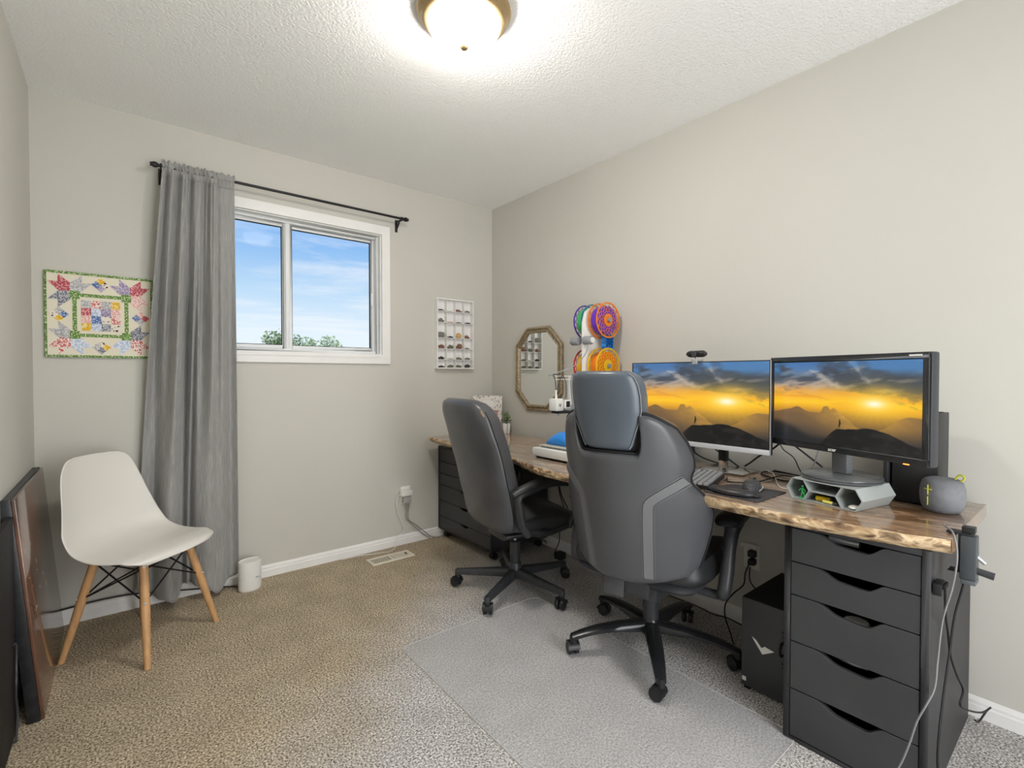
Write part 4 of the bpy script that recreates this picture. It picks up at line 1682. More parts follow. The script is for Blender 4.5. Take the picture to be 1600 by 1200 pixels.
STN = {
    'grey': pm('stone_grey', '#7d7a75', 0.8, var=0.3, vscale=120, bump=0.4, bscale=200),
    'dark': pm('stone_dark', '#3c3834', 0.7, var=0.3, vscale=120, bump=0.4, bscale=200),
    'rust': pm('stone_rust', '#86604a', 0.8, var=0.35, vscale=100, bump=0.4, bscale=200),
    'honey': pm('stone_honey', '#c7a266', 0.5, var=0.15, vscale=60),
    'pink': pm('stone_pink', '#c9a79c', 0.7, var=0.2, vscale=100, bump=0.4, bscale=200),
    'green': pm('stone_green', '#6f705a', 0.8, var=0.3, vscale=100, bump=0.4, bscale=200),
    'pale': pm('stone_pale', '#c5bfb6', 0.7, var=0.15, vscale=100, bump=0.3, bscale=200),
}
# kind, width, height (m) for each compartment, rows from the top
stones = [
    [('dark', .045, .012), ('pale', .040, .006), ('rust', .048, .020), ('grey', .045, .018)],
    [('grey', .045, .030), ('pink', .045, .010), ('dark', .045, .010), ('dark', .045, .012)],
    [('grey', .050, .042), ('dark', .045, .014), ('honey', .052, .040), ('rust', .038, .026)],
    [('rust', .046, .030), ('green', .048, .030), ('rust', .050, .040), ('grey', .034, .012)],
    [('dark', .046, .022), ('pale', .046, .010), ('green', .050, .018), ('grey', .046, .018)],
    [('dark', .052, .014), ('green', .050, .020), ('green', .046, .020), ('dark', .050, .026)],
]
rown = ['top', 'second', 'third', 'fourth', 'fifth', 'bottom']
coln = ['first', 'second', 'third', 'fourth']
kn = {'grey': 'grey', 'dark': 'dark', 'rust': 'rusty brown', 'honey': 'honey yellow round', 'pink': 'pinkish', 'green': 'olive grey', 'pale': 'pale'}
for r_ in range(6):
    for c_ in range(4):
        kind, w_, h_ = stones[r_][c_]
        rs_ = random.Random(r_ * 10 + c_)
        x = (BX0 + BX1) / 2 - bw / 2 + .008 + iw * (c_ + .5) / 4
        z = BZ0 + zr[r_ + 1] + .0017
        m = MB()
        lumps = 1 if kind == 'honey' else 3
        for k in range(lumps):
            lx = 0 if lumps == 1 else (k - 1) * w_ * .28
            hh = h_ * (1 if lumps == 1 else rs_.uniform(.55, 1.0) if k != 1 else 1.0)
            rx_, ry_, rz_ = w_ * (.5 if lumps == 1 else .26), .012, hh / 2
            b0 = len(m.v)
            m.ball((lx, rs_.uniform(-.002, .002), hh / 2), (rx_, ry_, rz_), n=9, m=6)
            if lumps > 1:
                for i in range(b0, len(m.v)):
                    vx, vy, vz = m.v[i]
                    j = 1 + 0.35 * nz(vx * 90 + r_, vy * 90 + c_, vz * 90 + k)
                    m.v[i] = (lx + (vx - lx) * min(j, 1.15), vy * j, max(0, vz * (0.9 + .1 * j)))
        o = m.build('stone', STN[kind], smooth=True, angle=35)
        o.location = (x, -0.021, z)
        nm_ = 'stones' if lumps > 1 else 'stone'
        tag(o, f'{kn[kind]} {nm_}, {rown[r_]} row, {coln[c_]} compartment from the left of the white box', 'stone', 'stones in the white wall box')

# ------------------------------------------------------------------ octagonal mirror (right wall)
mi = thing('octagonal_mirror', 'tall octagonal mirror in a ridged gold frame on the right wall', 'mirror', (0, -0.549, 1.202), rz=R(-90))
MWH, MHH, cy_, cz_ = 0.240, 0.290, 0.112, 0.165


def octo(d):
    """octagon inset by d: (X right, Z up)"""
    a, b_, c_, e_ = MWH - d, MHH - d, cy_ - d * 0.42, cz_ - d * 0.42
    return [(-c_, -b_), (c_, -b_), (a, -e_), (a, e_), (c_, b_), (-c_, b_), (-a, e_), (-a, -e_)]


M_gold = pm('antique_gold', '#a3947a', 0.42, metal=0.55, var=0.25, vscale=60, bump=0.25, bscale=150)
M_gold2 = pm('dark_gold', '#7c6b4b', 0.5, metal=0.4, var=0.3, vscale=60)
levels = [(0.0, -0.001), (0.0, -0.018), (0.006, -0.024), (0.013, -0.024), (0.016, -0.018), (0.026, -0.020), (0.031, -0.026), (0.036, -0.024), (0.040, -0.014), (0.042, -0.010)]
for seg in range(8):
    vs, fs = [], []
    for d, y in levels + [(0.042, -0.001)]:
        p = octo(d)
        for k in (seg, (seg + 1) % 8):
            vs.append((p[k][0], y, p[k][1]))
    n_ = len(vs) // 2
    for i in range(n_ - 1):
        fs.append((2 * i, 2 * i + 1, 2 * i + 3, 2 * i + 2))
    fs.append((2 * n_ - 2, 2 * n_ - 1, 1, 0))
    fs.append(tuple(2 * i for i in range(n_)))
    fs.append(tuple(2 * i + 1 for i in reversed(range(n_))))
    fo = MB().add(vs, fs).build('frame_rail', M_gold, mi)
    # beads along the groove
    p = octo(0.021)
    a, b_ = Vector((p[seg][0], -0.0195, p[seg][1])), Vector((p[(seg + 1) % 8][0], -0.0195, p[(seg + 1) % 8][1]))
    nb = max(4, int((b_ - a).length / 0.011))
    bm_ = MB()
    for i in range(nb):
        bm_.ball(a.lerp(b_, (i + .5) / nb), 0.0042, n=6, m=4)
    bo = bm_.build('beading', M_gold2, fo, smooth=True)
    bo['kind'] = 'stuff'
M_mir = pm('mirror_glass', '#e8eae8', 0.015, metal=1.0)
p = octo(0.041)
MB().prism(p, -0.009, -0.003, 'y').build('mirror_glass', M_mir, mi)

# ------------------------------------------------------------------ items in the corner of the desk
ZD = DZ1 + 0.0006
pf = thing('patterned_board', 'floral patterned board with a dusty pink photo, leaning in the desk corner', 'picture frame', (-0.150, -0.135, ZD), rot=(R(-6), 0, R(-47)))
M_flo = pm('floral_print', '#ddd8d2', 0.7, color2='#8f8680', vscale=75, detail=2, vlo=.54, vhi=.60)
MB().bb(-.112, .112, 0.004, 0.012, 0.001, .272).build('board', M_flo, pf, bevel=0.001)
MB().bb(-.060, .050, 0.0022, 0.0039, .190, .235).build('plaque', M_plast_w, pf)
MB().bb(-.070, .082, 0.0022, 0.0039, .030, .165).build('photo', pm('dusty_pink', '#a8837c', 0.6), pf)

pl = thing('potted_plant', 'little green plant in a white tapered pot in the desk corner', 'potted plant', (-0.075, -0.275, ZD), 0.3)
MB().lathe([(0.0, 0.0), (0.028, 0.0), (0.033, 0.03), (0.038, 0.072), (0.034, 0.072), (0.030, 0.060), (0.0, 0.060)], n=4, cap=False).build('pot', M_plast_w, pl, bevel=0.002)
M_leaf = pm('plant_leaf', '#5f7d3a', 0.5, color2='#93a85c', vscale=60)
M_leafd = pm('plant_leaf_dark', '#3c4f30', 0.5)
MB().lathe([(0, .0601), (.028, .0601)], n=4, cap=False).build('soil', M_blackm, pl)
rl = random.Random(3)
leafm = MB().add([(0, 0, 0), (.006, .010, .002), (0, .024, .004), (-.006, .010, .002), (0, .011, -.001)], [(0, 1, 4), (1, 2, 4), (2, 3, 4), (3, 0, 4)])
lf0 = leafm.build('leaf', M_leaf, pl)
lf0.data.materials.clear()
lf0.data.materials.append(M_leaf)
for i in range(34):
    o = lf0 if i == 0 else dupc(lf0, pl)
    a = rl.uniform(0, 2 * PI)
    r_ = rl.uniform(0, .022)
    h_ = .072 + rl.uniform(0, .075)
    o.location = (r_ * math.cos(a), r_ * math.sin(a), h_)
    o.rotation_euler = (rl.uniform(-.3, 1.0), rl.uniform(-.4, .4), a + rl.uniform(-.6, .6))
    o.scale = (1.15, 1.15, 1.0)
st_ = MB()
for i in range(5):
    a = i * 1.3
    st_.tube([(0, 0, .06), (.012 * math.cos(a), .012 * math.sin(a), .10), (.02 * math.cos(a), .02 * math.sin(a), .14)], .0012, n=5)
st_.build('stem', M_leafd, pl)
wire = MB()
for i in range(3):
    a = i * 2 * PI / 3
    wire.tube([(.045 * math.cos(a), .045 * math.sin(a), 0), (.038 * math.cos(a), .038 * math.sin(a), .10)], .0014, n=5, smooth=False)
wire.tube([(.038 * math.cos(a), .038 * math.sin(a), .095) for a in [2 * PI * k / 20 for k in range(20)]], .0014, n=5, closed=True, smooth=False)
tag(wire.build('wire_holder', M_blackm, recentre=True), 'thin black wire holder around the little plant pot', 'plant stand')
bpy.data.objects['wire_holder'].location = (-0.072, -0.277, ZD)
MB()

# ------------------------------------------------------------------ 3D printer
M_prw = pm('printer_white', '#dcdcd8', 0.4)
M_prg = pm('printer_grey', '#8d9094', 0.4)
pr = thing('desktop_printer', 'white open-frame 3D printer with a print head and blue curved print on its bed', '3D printer', (-0.44, -1.30, ZD))
m = MB().bb(-.165, .18, -.20, .135, .010, .052)
m.build('base', M_prw, pr, bevel=0.005)
m = MB()
for a in (-.14, .155):
    for b_ in (-.17, .11):
        m.cyl((a, b_, 0), (a, b_, .0105), .014)
m.bb(-.155, .17, -.19, .125, .006, .0100)
m.build('foot', M_blackm, pr)
MB().bb(-.13, .08, -.16, .11, .0535, .060).build('bed_carriage', M_prg, pr, bevel=.002)
MB().bb(-.135, .075, -.165, .115, .0605, .0635).build('build_plate', pm('plate_textured', '#b7b4a6', 0.6, bump=.2), pr)
M_blue = pm('blue_print', '#2f86d8', 0.35)
mb = MB()
mb.grid(lambda u, v: (-.035 + .055 * math.cos(PI * v) * (1.0), .025 + .085 * math.cos(PI * (u)), .0640 + .066 * math.sin(PI * u) * (math.sin(PI * v) ** .6)), 24, 10)
mb.build('blue_print', M_blue, pr, smooth=True, solid=.002)['label'] = 'blue curved print'
MB().bb(.115, .165, .105, .155, .053, .415).build('z_column', M_prw, pr, bevel=.004)
MB().bb(-.02, .15, .115, .125, .230, .262).build('x_beam', M_prg, pr, bevel=.002)
th = MB().bb(-.055, .000, .070, .128, .235, .300)
hd_ = th.build('print_head', M_prw, pr, bevel=.006)
MB().lathe([(0, 0), (.009, 0), (.009, -.0015), (0, -.0015)], (-.028, .0695, .266), 'y', n=16, cap=False).build('badge', M_prg, hd_)
MB().lathe([(.007, .300), (.007, .318), (.005, .322), (.005, .345)], (-.028, .10, 0), n=12).build('tube_fitting', M_prw, hd_, smooth=True)
MB().bb(.004, .042, .062, .085, .248, .292).build('cooling_duct', M_prw, hd_, bevel=.003)
MB().bb(.010, .036, .0605, .0619, .254, .286).build('fan', M_blackm, hd_)
MB().bb(-.045, .05, .060, .12, .222, .2345).build('hotend_cover', M_blackm, hd_, bevel=.002)
MB().lathe([(.003, .208), (.008, .216), (.008, .222)], (-.02, .09, 0), n=12).build('nozzle', M_silver, hd_)
cl = MB().tube([(-.028, .10, .345), (-.030, .105, .40), (-.03, .12, .425), (0.02, .14, .425), (.06, .15, .41)], .0028)
cl.tube([(-.020, .10, .345), (-.005, .08, .42), (.012, .07, .39), (.022, .075, .33), (.022, .08, .30)], .0022)
cl.build('head_cable', M_dgrey, pr, smooth=True)
m = MB()
for zz in (.400, .418):
    m.tube([(-.032, .10, zz), (.06, .13, zz), (.14, .13, zz)], .0022, n=6, smooth=False)
m.build('cable_guide', M_prw, pr, smooth=True)

# filament holder
AX = -0.13
ho2 = thing('filament_holder', 'white upright filament rack with grey feeder motors, against the wall behind the gaming chair', 'filament rack', (AX, -1.18, ZD))
m = MB()
pts = [(-.115, .02), (.095, .02), (.095, .74), (.07, .79), (.02, .81), (-.04, .81), (-.095, .78), (-.115, .72)]
m.prism(pts, -.008, .008, 'y')
m.build('column', M_prw, ho2, bevel=.003)
MB().bb(-.11, .10, -.09, .09, 0, .020).build('rack_foot', M_prw, ho2, bevel=.004)
for sg in (1, -1):
    for zz in (.615, .575):
        mm_ = MB().lathe([(.0, .02 * sg), (.023, .02 * sg), (.024, .03 * sg), (.024, .068 * sg), (.020, .076 * sg), (0, .076 * sg)], (-.12, 0, zz - .0 + .0), 'y', n=20, cap=False)
        if zz == .615:
            mm_.build('feeder_motor', M_prg, ho2, smooth=True)
            MB().lathe([(.0, .077 * sg), (.016, .077 * sg), (.016, .082 * sg), (0, .082 * sg)], (-.12, 0, zz), 'y', n=20, cap=False).build('motor_cap', M_prw, ho2, smooth=True)
for zz in (.732, .475):
    MB().lathe([(.0, -.105), (.012, -.105), (.012, .105), (0, .105)], (0, 0, zz), 'y', n=16, cap=False).build('axle', M_prg, ho2, smooth=True)
hx = MB()
for i in range(3):
    for j in range(3):
        cx_, cz_ = .005 + i * .021 * 1.0, .585 + j * .024 + (i % 2) * .012
        pts6 = [(cx_ + .0135 * math.cos(PI / 3 * k), cz_ + .0135 * math.sin(PI / 3 * k)) for k in range(6)]
        for k in range(6):
            a, b_ = pts6[k], pts6[(k + 1) % 6]
            hx.bar((a[0], -.062, a[1]), (b_[0], -.062, b_[1]), .004, .03, up=(0, 1, 0))
hx.build('hex_bracket', M_blue, ho2)
tag(MB().tube([(-.485, -1.16, 1.155), (-.40, -1.15, 1.175), (-.32, -1.19, 1.21), (-.285, -1.235, 1.27), (-.262, -1.24, 1.33)], .003).build('feed_tube', M_prg, smooth=True, recentre=True),
    'grey feed tube curving from the print head up to the feeder motors', 'tube')


def spool(label, y0, y1, z, cfar, cnear, cfil, cin):
    """y0 > y1 : far and near flange"""
    g = thing('filament_spool', label, 'filament spool', (AX, (y0 + y1) / 2, z), group='filament spools on the rack')
    hh = abs(y0 - y1) / 2
    for sg, cc in ((1, cfar), (-1, cnear)):
        f = MB()
        y = sg * hh
        def ring(r0, r1, t=.0022):
            f.lathe([(r0, y - t), (r1, y - t), (r1, y + t), (r0, y + t), (r0, y - t)], (0, 0, 0), 'y', n=48, cap=False)
        ring(.094, .1005)
        ring(.018, .036)
        n = 15
        for (ra, rb) in ((.038, .054), (.054, .070), (.070, .082), (.082, .095)):
            ph = {.038: 0, .054: .5, .070: 0, .082: .5}[ra]
            for k in range(n):
                a = 2 * PI * (k + ph) / n
                b1 = 2 * PI * (k + ph + .5) / n
                b2 = 2 * PI * (k + ph - .5) / n
                P = lambda r_, t_: (r_ * math.cos(t_), y, r_ * math.sin(t_))
                f.bar(P(ra, a), P((ra + rb) / 2, a), .0020, .003, up=(0, 1, 0))
                f.bar(P((ra + rb) / 2, a), P(rb, b1), .0020, .003, up=(0, 1, 0))
                f.bar(P((ra + rb) / 2, a), P(rb, b2), .0020, .003, up=(0, 1, 0))
        f.build('flange', cc, g)
    MB().lathe([(.03, -hh + .004), (.078, -hh + .004), (.080, 0), (.078, hh - .004), (.03, hh - .004)], n=48, axis='y', cap=False).build('filament', cfil, g, smooth=True)
    MB().lathe([(.0125, -hh - .004), (.0185, -hh - .004), (.0185, hh + .004), (.0125, hh + .004), (.0125, -hh - .004)], n=28, axis='y', cap=False).build('hub', cin, g, smooth=True)
    return g


P_ = lambda n_, c_: pm('spool_' + n_, c_, 0.35)
spool('spool of green filament with purple and teal flanges, top left on the rack', -1.098, -1.155, 1.467, P_('purple', '#5a3d9e'), P_('teal', '#3f7f9a'), P_('green', '#44b866'), P_('teal', '#3f7f9a'))
spool('spool of purple filament with orange flanges, top right on the rack', -1.206, -1.268, 1.467, P_('orange', '#e0801f'), P_('orange', '#e0801f'), P_('violet', '#6a35c0'), P_('dorange', '#e06a10'))
spool('spool of yellow filament with a red far flange, lower left on the rack', -1.098, -1.155, 1.212, P_('red', '#c02a2e'), P_('orange', '#e0801f'), P_('yellow', '#eec01c'), P_('orange', '#e0801f'))
spool('spool of orange filament with yellow flanges, lower right on the rack', -1.206, -1.268, 1.212, P_('yellow', '#eec01c'), P_('yellow', '#eec01c'), P_('fil_orange', '#f08018'), P_('yellow', '#eec01c'))
# ------------------------------------------------------------------ wallpaper print for the screens (flat picture on a screen)
def value_noise(x, y, seed):
    xi, yi = np.floor(x).astype(int), np.floor(y).astype(int)
    xf_, yf_ = x - xi, y - yi
    xf_, yf_ = xf_ * xf_ * (3 - 2 * xf_), yf_ * yf_ * (3 - 2 * yf_)

    def h(a, b_):
        n = (a * 374761393 + b_ * 668265263 + seed * 974634777) & 0x7fffffff
        n = ((n ^ (n >> 13)) * 1274126177) & 0x7fffffff
        return ((n ^ (n >> 16)) & 0xffff) / 65535.0
    return (h(xi, yi) * (1 - xf_) + h(xi + 1, yi) * xf_) * (1 - yf_) + (h(xi, yi + 1) * (1 - xf_) + h(xi + 1, yi + 1) * xf_) * yf_


def fbm(x, y, seed, o=5):
    s_, a, t_ = 0, 0.5, 0
    for i in range(o):
        s_ = s_ + a * value_noise(x * 2 ** i, y * 2 ** i, seed + i)
        t_ += a
        a *= 0.5
    return s_ / t_


def mixc(a, b_, t_):
    return a * (1 - t_[..., None]) + b_ * t_[..., None]


def srgb(h):
    return np.array([int(h[i:i + 2], 16) / 255 for i in (1, 3, 5)])


def ss(a, b_, x):
    t_ = np.clip((x - a) / (b_ - a), 0, 1)
    return t_ * t_ * (3 - 2 * t_)


def wallpaper(u, v):
    """u 0..1 left to right, v 0..1 bottom to top -> sRGB"""
    w = fbm(u * 3 + 5, v * 5, 3) - .5
    vv = v + 0.05 * w
    stops = [(0.0, '#2a2420'), (0.22, '#5a4632'), (0.36, '#9a7036'), (0.44, '#e0a024'), (0.50, '#fcc524'), (0.57, '#f6b52c'), (0.65, '#e0a24c'), (0.73, '#a08c7c'),
             (0.82, '#6d7684'), (0.92, '#4d74a4'), (1.0, '#3f6fa6')]
    c = np.zeros(u.shape + (3,))
    for k in range(3):
        c[..., k] = np.interp(vv, [s_[0] for s_ in stops], [srgb(s_[1])[k] for s_ in stops])
    # diagonal cloud banks
    du = u * 0.8 + (1 - v) * -0.1
    cl = fbm(du * 4.0 + v * 2.2, v * 8.5 - u * 2.6, 11)
    bank = ss(.46, .66, cl) * ss(.56, .78, v)
    c = mixc(c, srgb('#3f4653'), bank * .9)
    # big dark mass top right and right
    mass = ss(.26, .52, fbm(u * 3.2 + 1.3, v * 5.0, 21)) * ss(.60, .80, v + .16 * (u - .5)) * ss(.36, .55, u + .25 * (v - .7))
    c = mixc(c, srgb('#3b434f'), mass * .8)
    def blob(cu, cv, lu, lv, ang_, soft=.5, sd=5):
        ca, sa = math.cos(ang_), math.sin(ang_)
        x_, y_ = (u - cu) * 1.78, (v - cv)
        a_, b_ = (x_ * ca + y_ * sa) / lu, (-x_ * sa + y_ * ca) / lv
        wob = (fbm(u * 10, v * 14, sd) - .5) * 2.6 + (fbm(u * 34, v * 40, sd + 9) - .5) * 1.2
        return np.clip(1.25 - np.sqrt(a_ * a_ + b_ * b_) + wob, 0, 1) ** soft
    c = mixc(c, srgb('#39424f'), np.clip(blob(.57, .80, .26, .075, -.45, .8, 101) * 1.1, 0, 1) * .85)
    c = mixc(c, srgb('#39424f'), np.clip(blob(.93, .72, .22, .12, -.2, .8, 111), 0, 1) * .85)
    c = mixc(c, srgb('#59616c'), np.clip(blob(.08, .74, .22, .05, -.3, .9, 121), 0, 1) * .7)
    c = mixc(c, srgb('#cfc3b4'), np.clip(blob(.40, .80, .24, .030, -.50, .9, 131), 0, 1) * .55)
    c = mixc(c, srgb('#c6c8c8'), np.clip(blob(.63, .90, .12, .030, -.85, .9, 141), 0, 1) * .5)
    c = mixc(c, srgb('#4a4a4c'), np.clip(blob(.83, .58, .20, .018, -.35, .9, 151), 0, 1) * .5)
    c = mixc(c, srgb('#c98a3c'), np.clip(blob(.22, .62, .30, .022, -.20, .9, 161), 0, 1) * .6)
    wsp = ss(.56, .74, fbm(u * 5 + v * 3, v * 16 - u * 6, 31)) * ss(.58, .70, v)
    c = mixc(c, srgb('#d6c3ae'), wsp * .3)
    blue = ss(.54, .70, fbm(u * 3.3 + 8, v * 4.2, 41)) * ss(.80, .92, v)
    c = mixc(c, srgb('#4a83bd'), blue * .8)
    # streaks in the warm band
    stx = ss(.50, .68, fbm(u * 3.5, v * 26, 51)) * ss(.42, .5, v) * (1 - ss(.62, .72, v))
    c = mixc(c, srgb('#e08a2a'), stx * .45)
    # sun glow
    d = np.sqrt(((u - .735) * 1.0) ** 2 + ((v - .525) * 1.25) ** 2)
    c = mixc(c, srgb('#ffc828'), np.exp(-(d / .26) ** 2) * .75 * (1 - .5 * ss(.66, .8, v)))
    c = mixc(c, srgb('#ffe27a'), np.exp(-(d / .10) ** 2) * .9)
    c = mixc(c, srgb('#fff8dc'), np.exp(-((u - .735) / .05) ** 2 - ((v - .525) / .035) ** 2))
    # far ridges
    r1 = .395 + .02 * (value_noise(u * 9, u * 0, 61) - .5) + .05 * np.exp(-((u - .20) / .05) ** 2) + .075 * np.exp(-((u - .415) / .028) ** 4) + .055 * np.exp(-((u - .475) / .03) ** 2) \
        - .15 * ss(.50, .66, u) + .165 * ss(.74, .95, u) + .012 * (value_noise(u * 24, u * 0, 67) - .5) - .02 * ss(.0, .1, .1 - u)
    m = ss(0, .012, r1 - v)
    haze = mixc(np.broadcast_to(srgb('#75593a'), c.shape), srgb('#eab040'), np.exp(-((u - .66) / .24) ** 2) * np.clip(v / .38, 0, 1))
    haze = mixc(haze, srgb('#26282e'), ss(.30, .05, v) * (1 - .6 * np.exp(-((u - .6) / .25) ** 2)))
    haze = mixc(haze, srgb('#5e4c3a'), ss(.4, .7, fbm(u * 5, v * 7, 71)) * .35)
    c = mixc(c, haze, m * (.93 - .35 * np.exp(-((u - .72) / .14) ** 2)))
    ray = np.clip(np.cos((np.arctan2(v - .525, u - .735)) * 26) * .5 + .5, 0, 1) * np.exp(-(d / .33) ** 2) * ss(.50, .40, v)
    c = mixc(c, srgb('#f0c060'), ray * .10)
    r2 = .30 - .16 * ss(.0, .34, u) + .02 * (value_noise(u * 11, u * 0 + 3, 81) - .5)
    c = mixc(c, srgb('#15171b'), ss(0, .10, r2 - v) * .75)
    # near hill
    hill = -.02 + .235 * ss(.34, .51, u) + .035 * np.exp(-((u - .70) / .10) ** 2) - .115 * ss(.78, 1.02, u) + .006 * (value_noise(u * 40, u * 0, 91) - .5)
    hm_ = ss(0, .006, hill - v)
    hc = mixc(np.broadcast_to(srgb('#0e0f10'), c.shape), srgb('#2c2723'), ss(.5, .7, fbm(u * 16, v * 16, 95)) * .7)
    c = mixc(c, hc, hm_)
    # walker
    fx, fy = .515, .232
    body = (np.abs(u - fx) < .0055) & (v > fy + .02) & (v < fy + .075)
    head = ((u - fx - .001) ** 2 + ((v - fy - .087) * .5625) ** 2) < .0045 ** 2
    leg = (np.abs(u - fx + .004) < .0022) & (v > fy) & (v < fy + .03) | (np.abs(u - fx - .004) < .0022) & (v > fy) & (v < fy + .03)
    pack = (np.abs(u - fx - .005) < .004) & (v > fy + .04) & (v < fy + .065)
    f = (body | head | leg | pack).astype(float)
    c = mixc(c, srgb('#171310'), f)
    return np.clip(c, 0, 1)


def screen_mesh():
    nu, nv = 320, 180
    uu, vv = np.meshgrid(np.linspace(0, 1, nu + 1), np.linspace(0, 1, nv + 1))
    col = wallpaper(uu, vv)
    me = bpy.data.meshes.new('screen')
    vs = [(x - .5, 0, (z - .5) * .5625) for x, z in zip(uu.ravel(), vv.ravel())]
    fs = []
    for j in range(nv):
        for i in range(nu):
            a = j * (nu + 1) + i
            fs.append((a, a + 1, a + nu + 2, a + nu + 1))
    me.from_pydata(vs, [], fs)
    ca = me.color_attributes.new('picture', 'FLOAT_COLOR', 'POINT')
    lc = np.where(col <= .04045, col / 12.92, ((col + .055) / 1.055) ** 2.4)
    buf_ = np.ones((lc.shape[0] * lc.shape[1], 4))
    buf_[:, :3] = lc.reshape(-1, 3)
    ca.data.foreach_set('color', buf_.ravel())
    m = bpy.data.materials.new('lit_screen')
    m.use_nodes = True
    b_ = m.node_tree.nodes['Principled BSDF']
    b_.inputs['Base Color'].default_value = (.01, .01, .01, 1)
    b_.inputs['Roughness'].default_value = .35
    b_.inputs['Emission Strength'].default_value = 0.95
    at_ = N(m.node_tree, 'ShaderNodeAttribute', attribute_name='picture')
    m.node_tree.links.new(at_.outputs['Color'], b_.inputs['Emission Color'])
    me.materials.append(m)
    return me


SCREEN = screen_mesh()


def text_mesh(txt, size, mat, name, parent, loc, rot=(PI / 2, 0, 0), depth=.0003):
    cu = bpy.data.curves.new(name, 'FONT')
    cu.body = txt
    cu.size = size
    cu.extrude = depth
    cu.align_x = 'CENTER'
    cu.align_y = 'CENTER'
    cu.offset = size * .02
    ob = bpy.data.objects.new(name + '_tmp', cu)
    COL.objects.link(ob)
    dg = bpy.context.evaluated_depsgraph_get()
    me = bpy.data.meshes.new_from_object(ob.evaluated_get(dg))
    me.name = name
    bpy.data.objects.remove(ob)
    o = bpy.data.objects.new(name, me)
    me.materials.clear()
    me.materials.append(mat)
    COL.objects.link(o)
    o.parent = parent
    o.location = loc
    o.rotation_euler = rot
    return o


def screen_part(root, w, x, y, z):
    o = bpy.data.objects.new('screen', SCREEN)
    COL.objects.link(o)
    o.parent = root
    o.scale = (w, 1, w)
    o.location = (x, y, z)
    return o


# ------------------------------------------------------------------ monitor with silver trim (left)
m1 = thing('monitor', 'thin silver-edged monitor on a chrome stand, left of two, showing a sunset wallpaper', 'monitor', (-0.37, -1.930, ZD), R(-90))
zb, zt, w1 = .857 - ZD, 1.216 - ZD, .630
h1 = zt - zb
MB().bb(-w1 / 2, w1 / 2, .004, .022, zb, zt).build('back_cover', M_black, m1, bevel=.002)
m = MB()
m.bb(-w1 / 2, w1 / 2, 0, .0038, zt - .003, zt).bb(-w1 / 2, -w1 / 2 + .003, 0, .0038, zb, zt - .003).bb(w1 / 2 - .003, w1 / 2, 0, .0038, zb, zt - .003)
m.build('bezel', M_dgrey, m1)
MB().bb(w1 / 2 - .0029, w1 / 2 + .0005, -.0006, .004, zb, zt - .001).build('side_strip', M_silver, m1)
MB().bb(-w1 / 2 + .003, w1 / 2 - .003, -.001, .0038, zb, zb + .020).build('chin', pm('light_silver', '#c9cbcd', .35, metal=.2), m1, bevel=.001)
MB().bb(-w1 / 2 + .003, w1 / 2 - .003, .0012, .0038, zb + .0202, zt - .003).build('screen_border', M_blackm, m1)
ww = w1 - .012
sp1 = screen_part(m1, ww, 0, .0008, zb + .0205 + (h1 - .0245) / 2)
sp1.scale = (ww, 1, (h1 - .0245) / .5625)
MB().bb(-.262, -.225, -.0014, -.001, zb + .008, zb + .013).build('logo_print', M_dgrey, m1)
# stand, reaching back to a flat base
m = MB()
m.bb(.020, .085, .022, .050, zb + .02, zb + .10)
m.build('hinge_block', M_black, m1, bevel=.003)
m = MB()
m.box((.052, .160, .062), (.036, .018, .11), rot=(.0, 0, 0))
m.bar((.052, .045, zb + .05), (.052, .158, zb + .010), .04, .02)
m.build('neck', M_chrome, m1, bevel=.003)
MB().bb(.033, .071, .148, .172, .050, .098).build('cable_clip', M_black, m1, bevel=.004)
bs = MB()
bs.prism([(-.050, .125), (.150, .125), (.150, .290), (-.050, .290)], .001, .008, 'z')
bs.build('stand_base', M_chrome, m1, bevel=.003)

# webcam
wc = thing('webcam', 'small black webcam clipped on top of the silver-edged monitor', 'webcam', (-0.370, -1.940, 1.2165), R(-90))
m = MB()


def stad(u, v):
    a = 2 * PI * u
    x = .026 * (1 if math.cos(a) > 0 else -1) + .0145 * math.cos(a)
    e = math.sin(PI * max(.02, min(.98, v))) ** .35
    return (x * (0.6 + .4 * e) if v in (0, 1) else x, .008 + .018 * (v - .5) * 2, .032 + .0145 * math.sin(a) * e)


m.grid(stad, 28, 8, closed_u=True)
m.f.append(tuple(range(28)))
m.f.append(tuple(range(len(m.v) - 28, len(m.v))))
m.build('camera_body', M_black, wc, smooth=True)
MB().lathe([(0, -.0135), (.010, -.0135), (.0115, -.011), (.0115, -.004)], (-.002, 0, .032), 'y', n=20, cap=False).build('lens', M_dgrey, wc, smooth=True)
m = MB().bb(-.018, .018, -.004, .028, .0006, .010).bb(-.012, .012, -.0075, -.0043, -.012, .009).cyl((0, .008, .009), (0, .008, .022), .006, n=12)
m.build('clip', M_silver, wc, bevel=.0015)

# ------------------------------------------------------------------ desk organizer under the second monitor
og = thing('hexagon_organizer', 'pale grey desk organizer of two hexagon tubes with a shelf between, under the right monitor', 'desk organizer', (-0.474, -2.452, ZD), R(-101.5))
M_org = pm('grey_print', '#a2a8a7', .45, bump=.08, bscale=500, stretch=(1, 1, 6))
a_ = .0404
hf = .035
DEP = .195


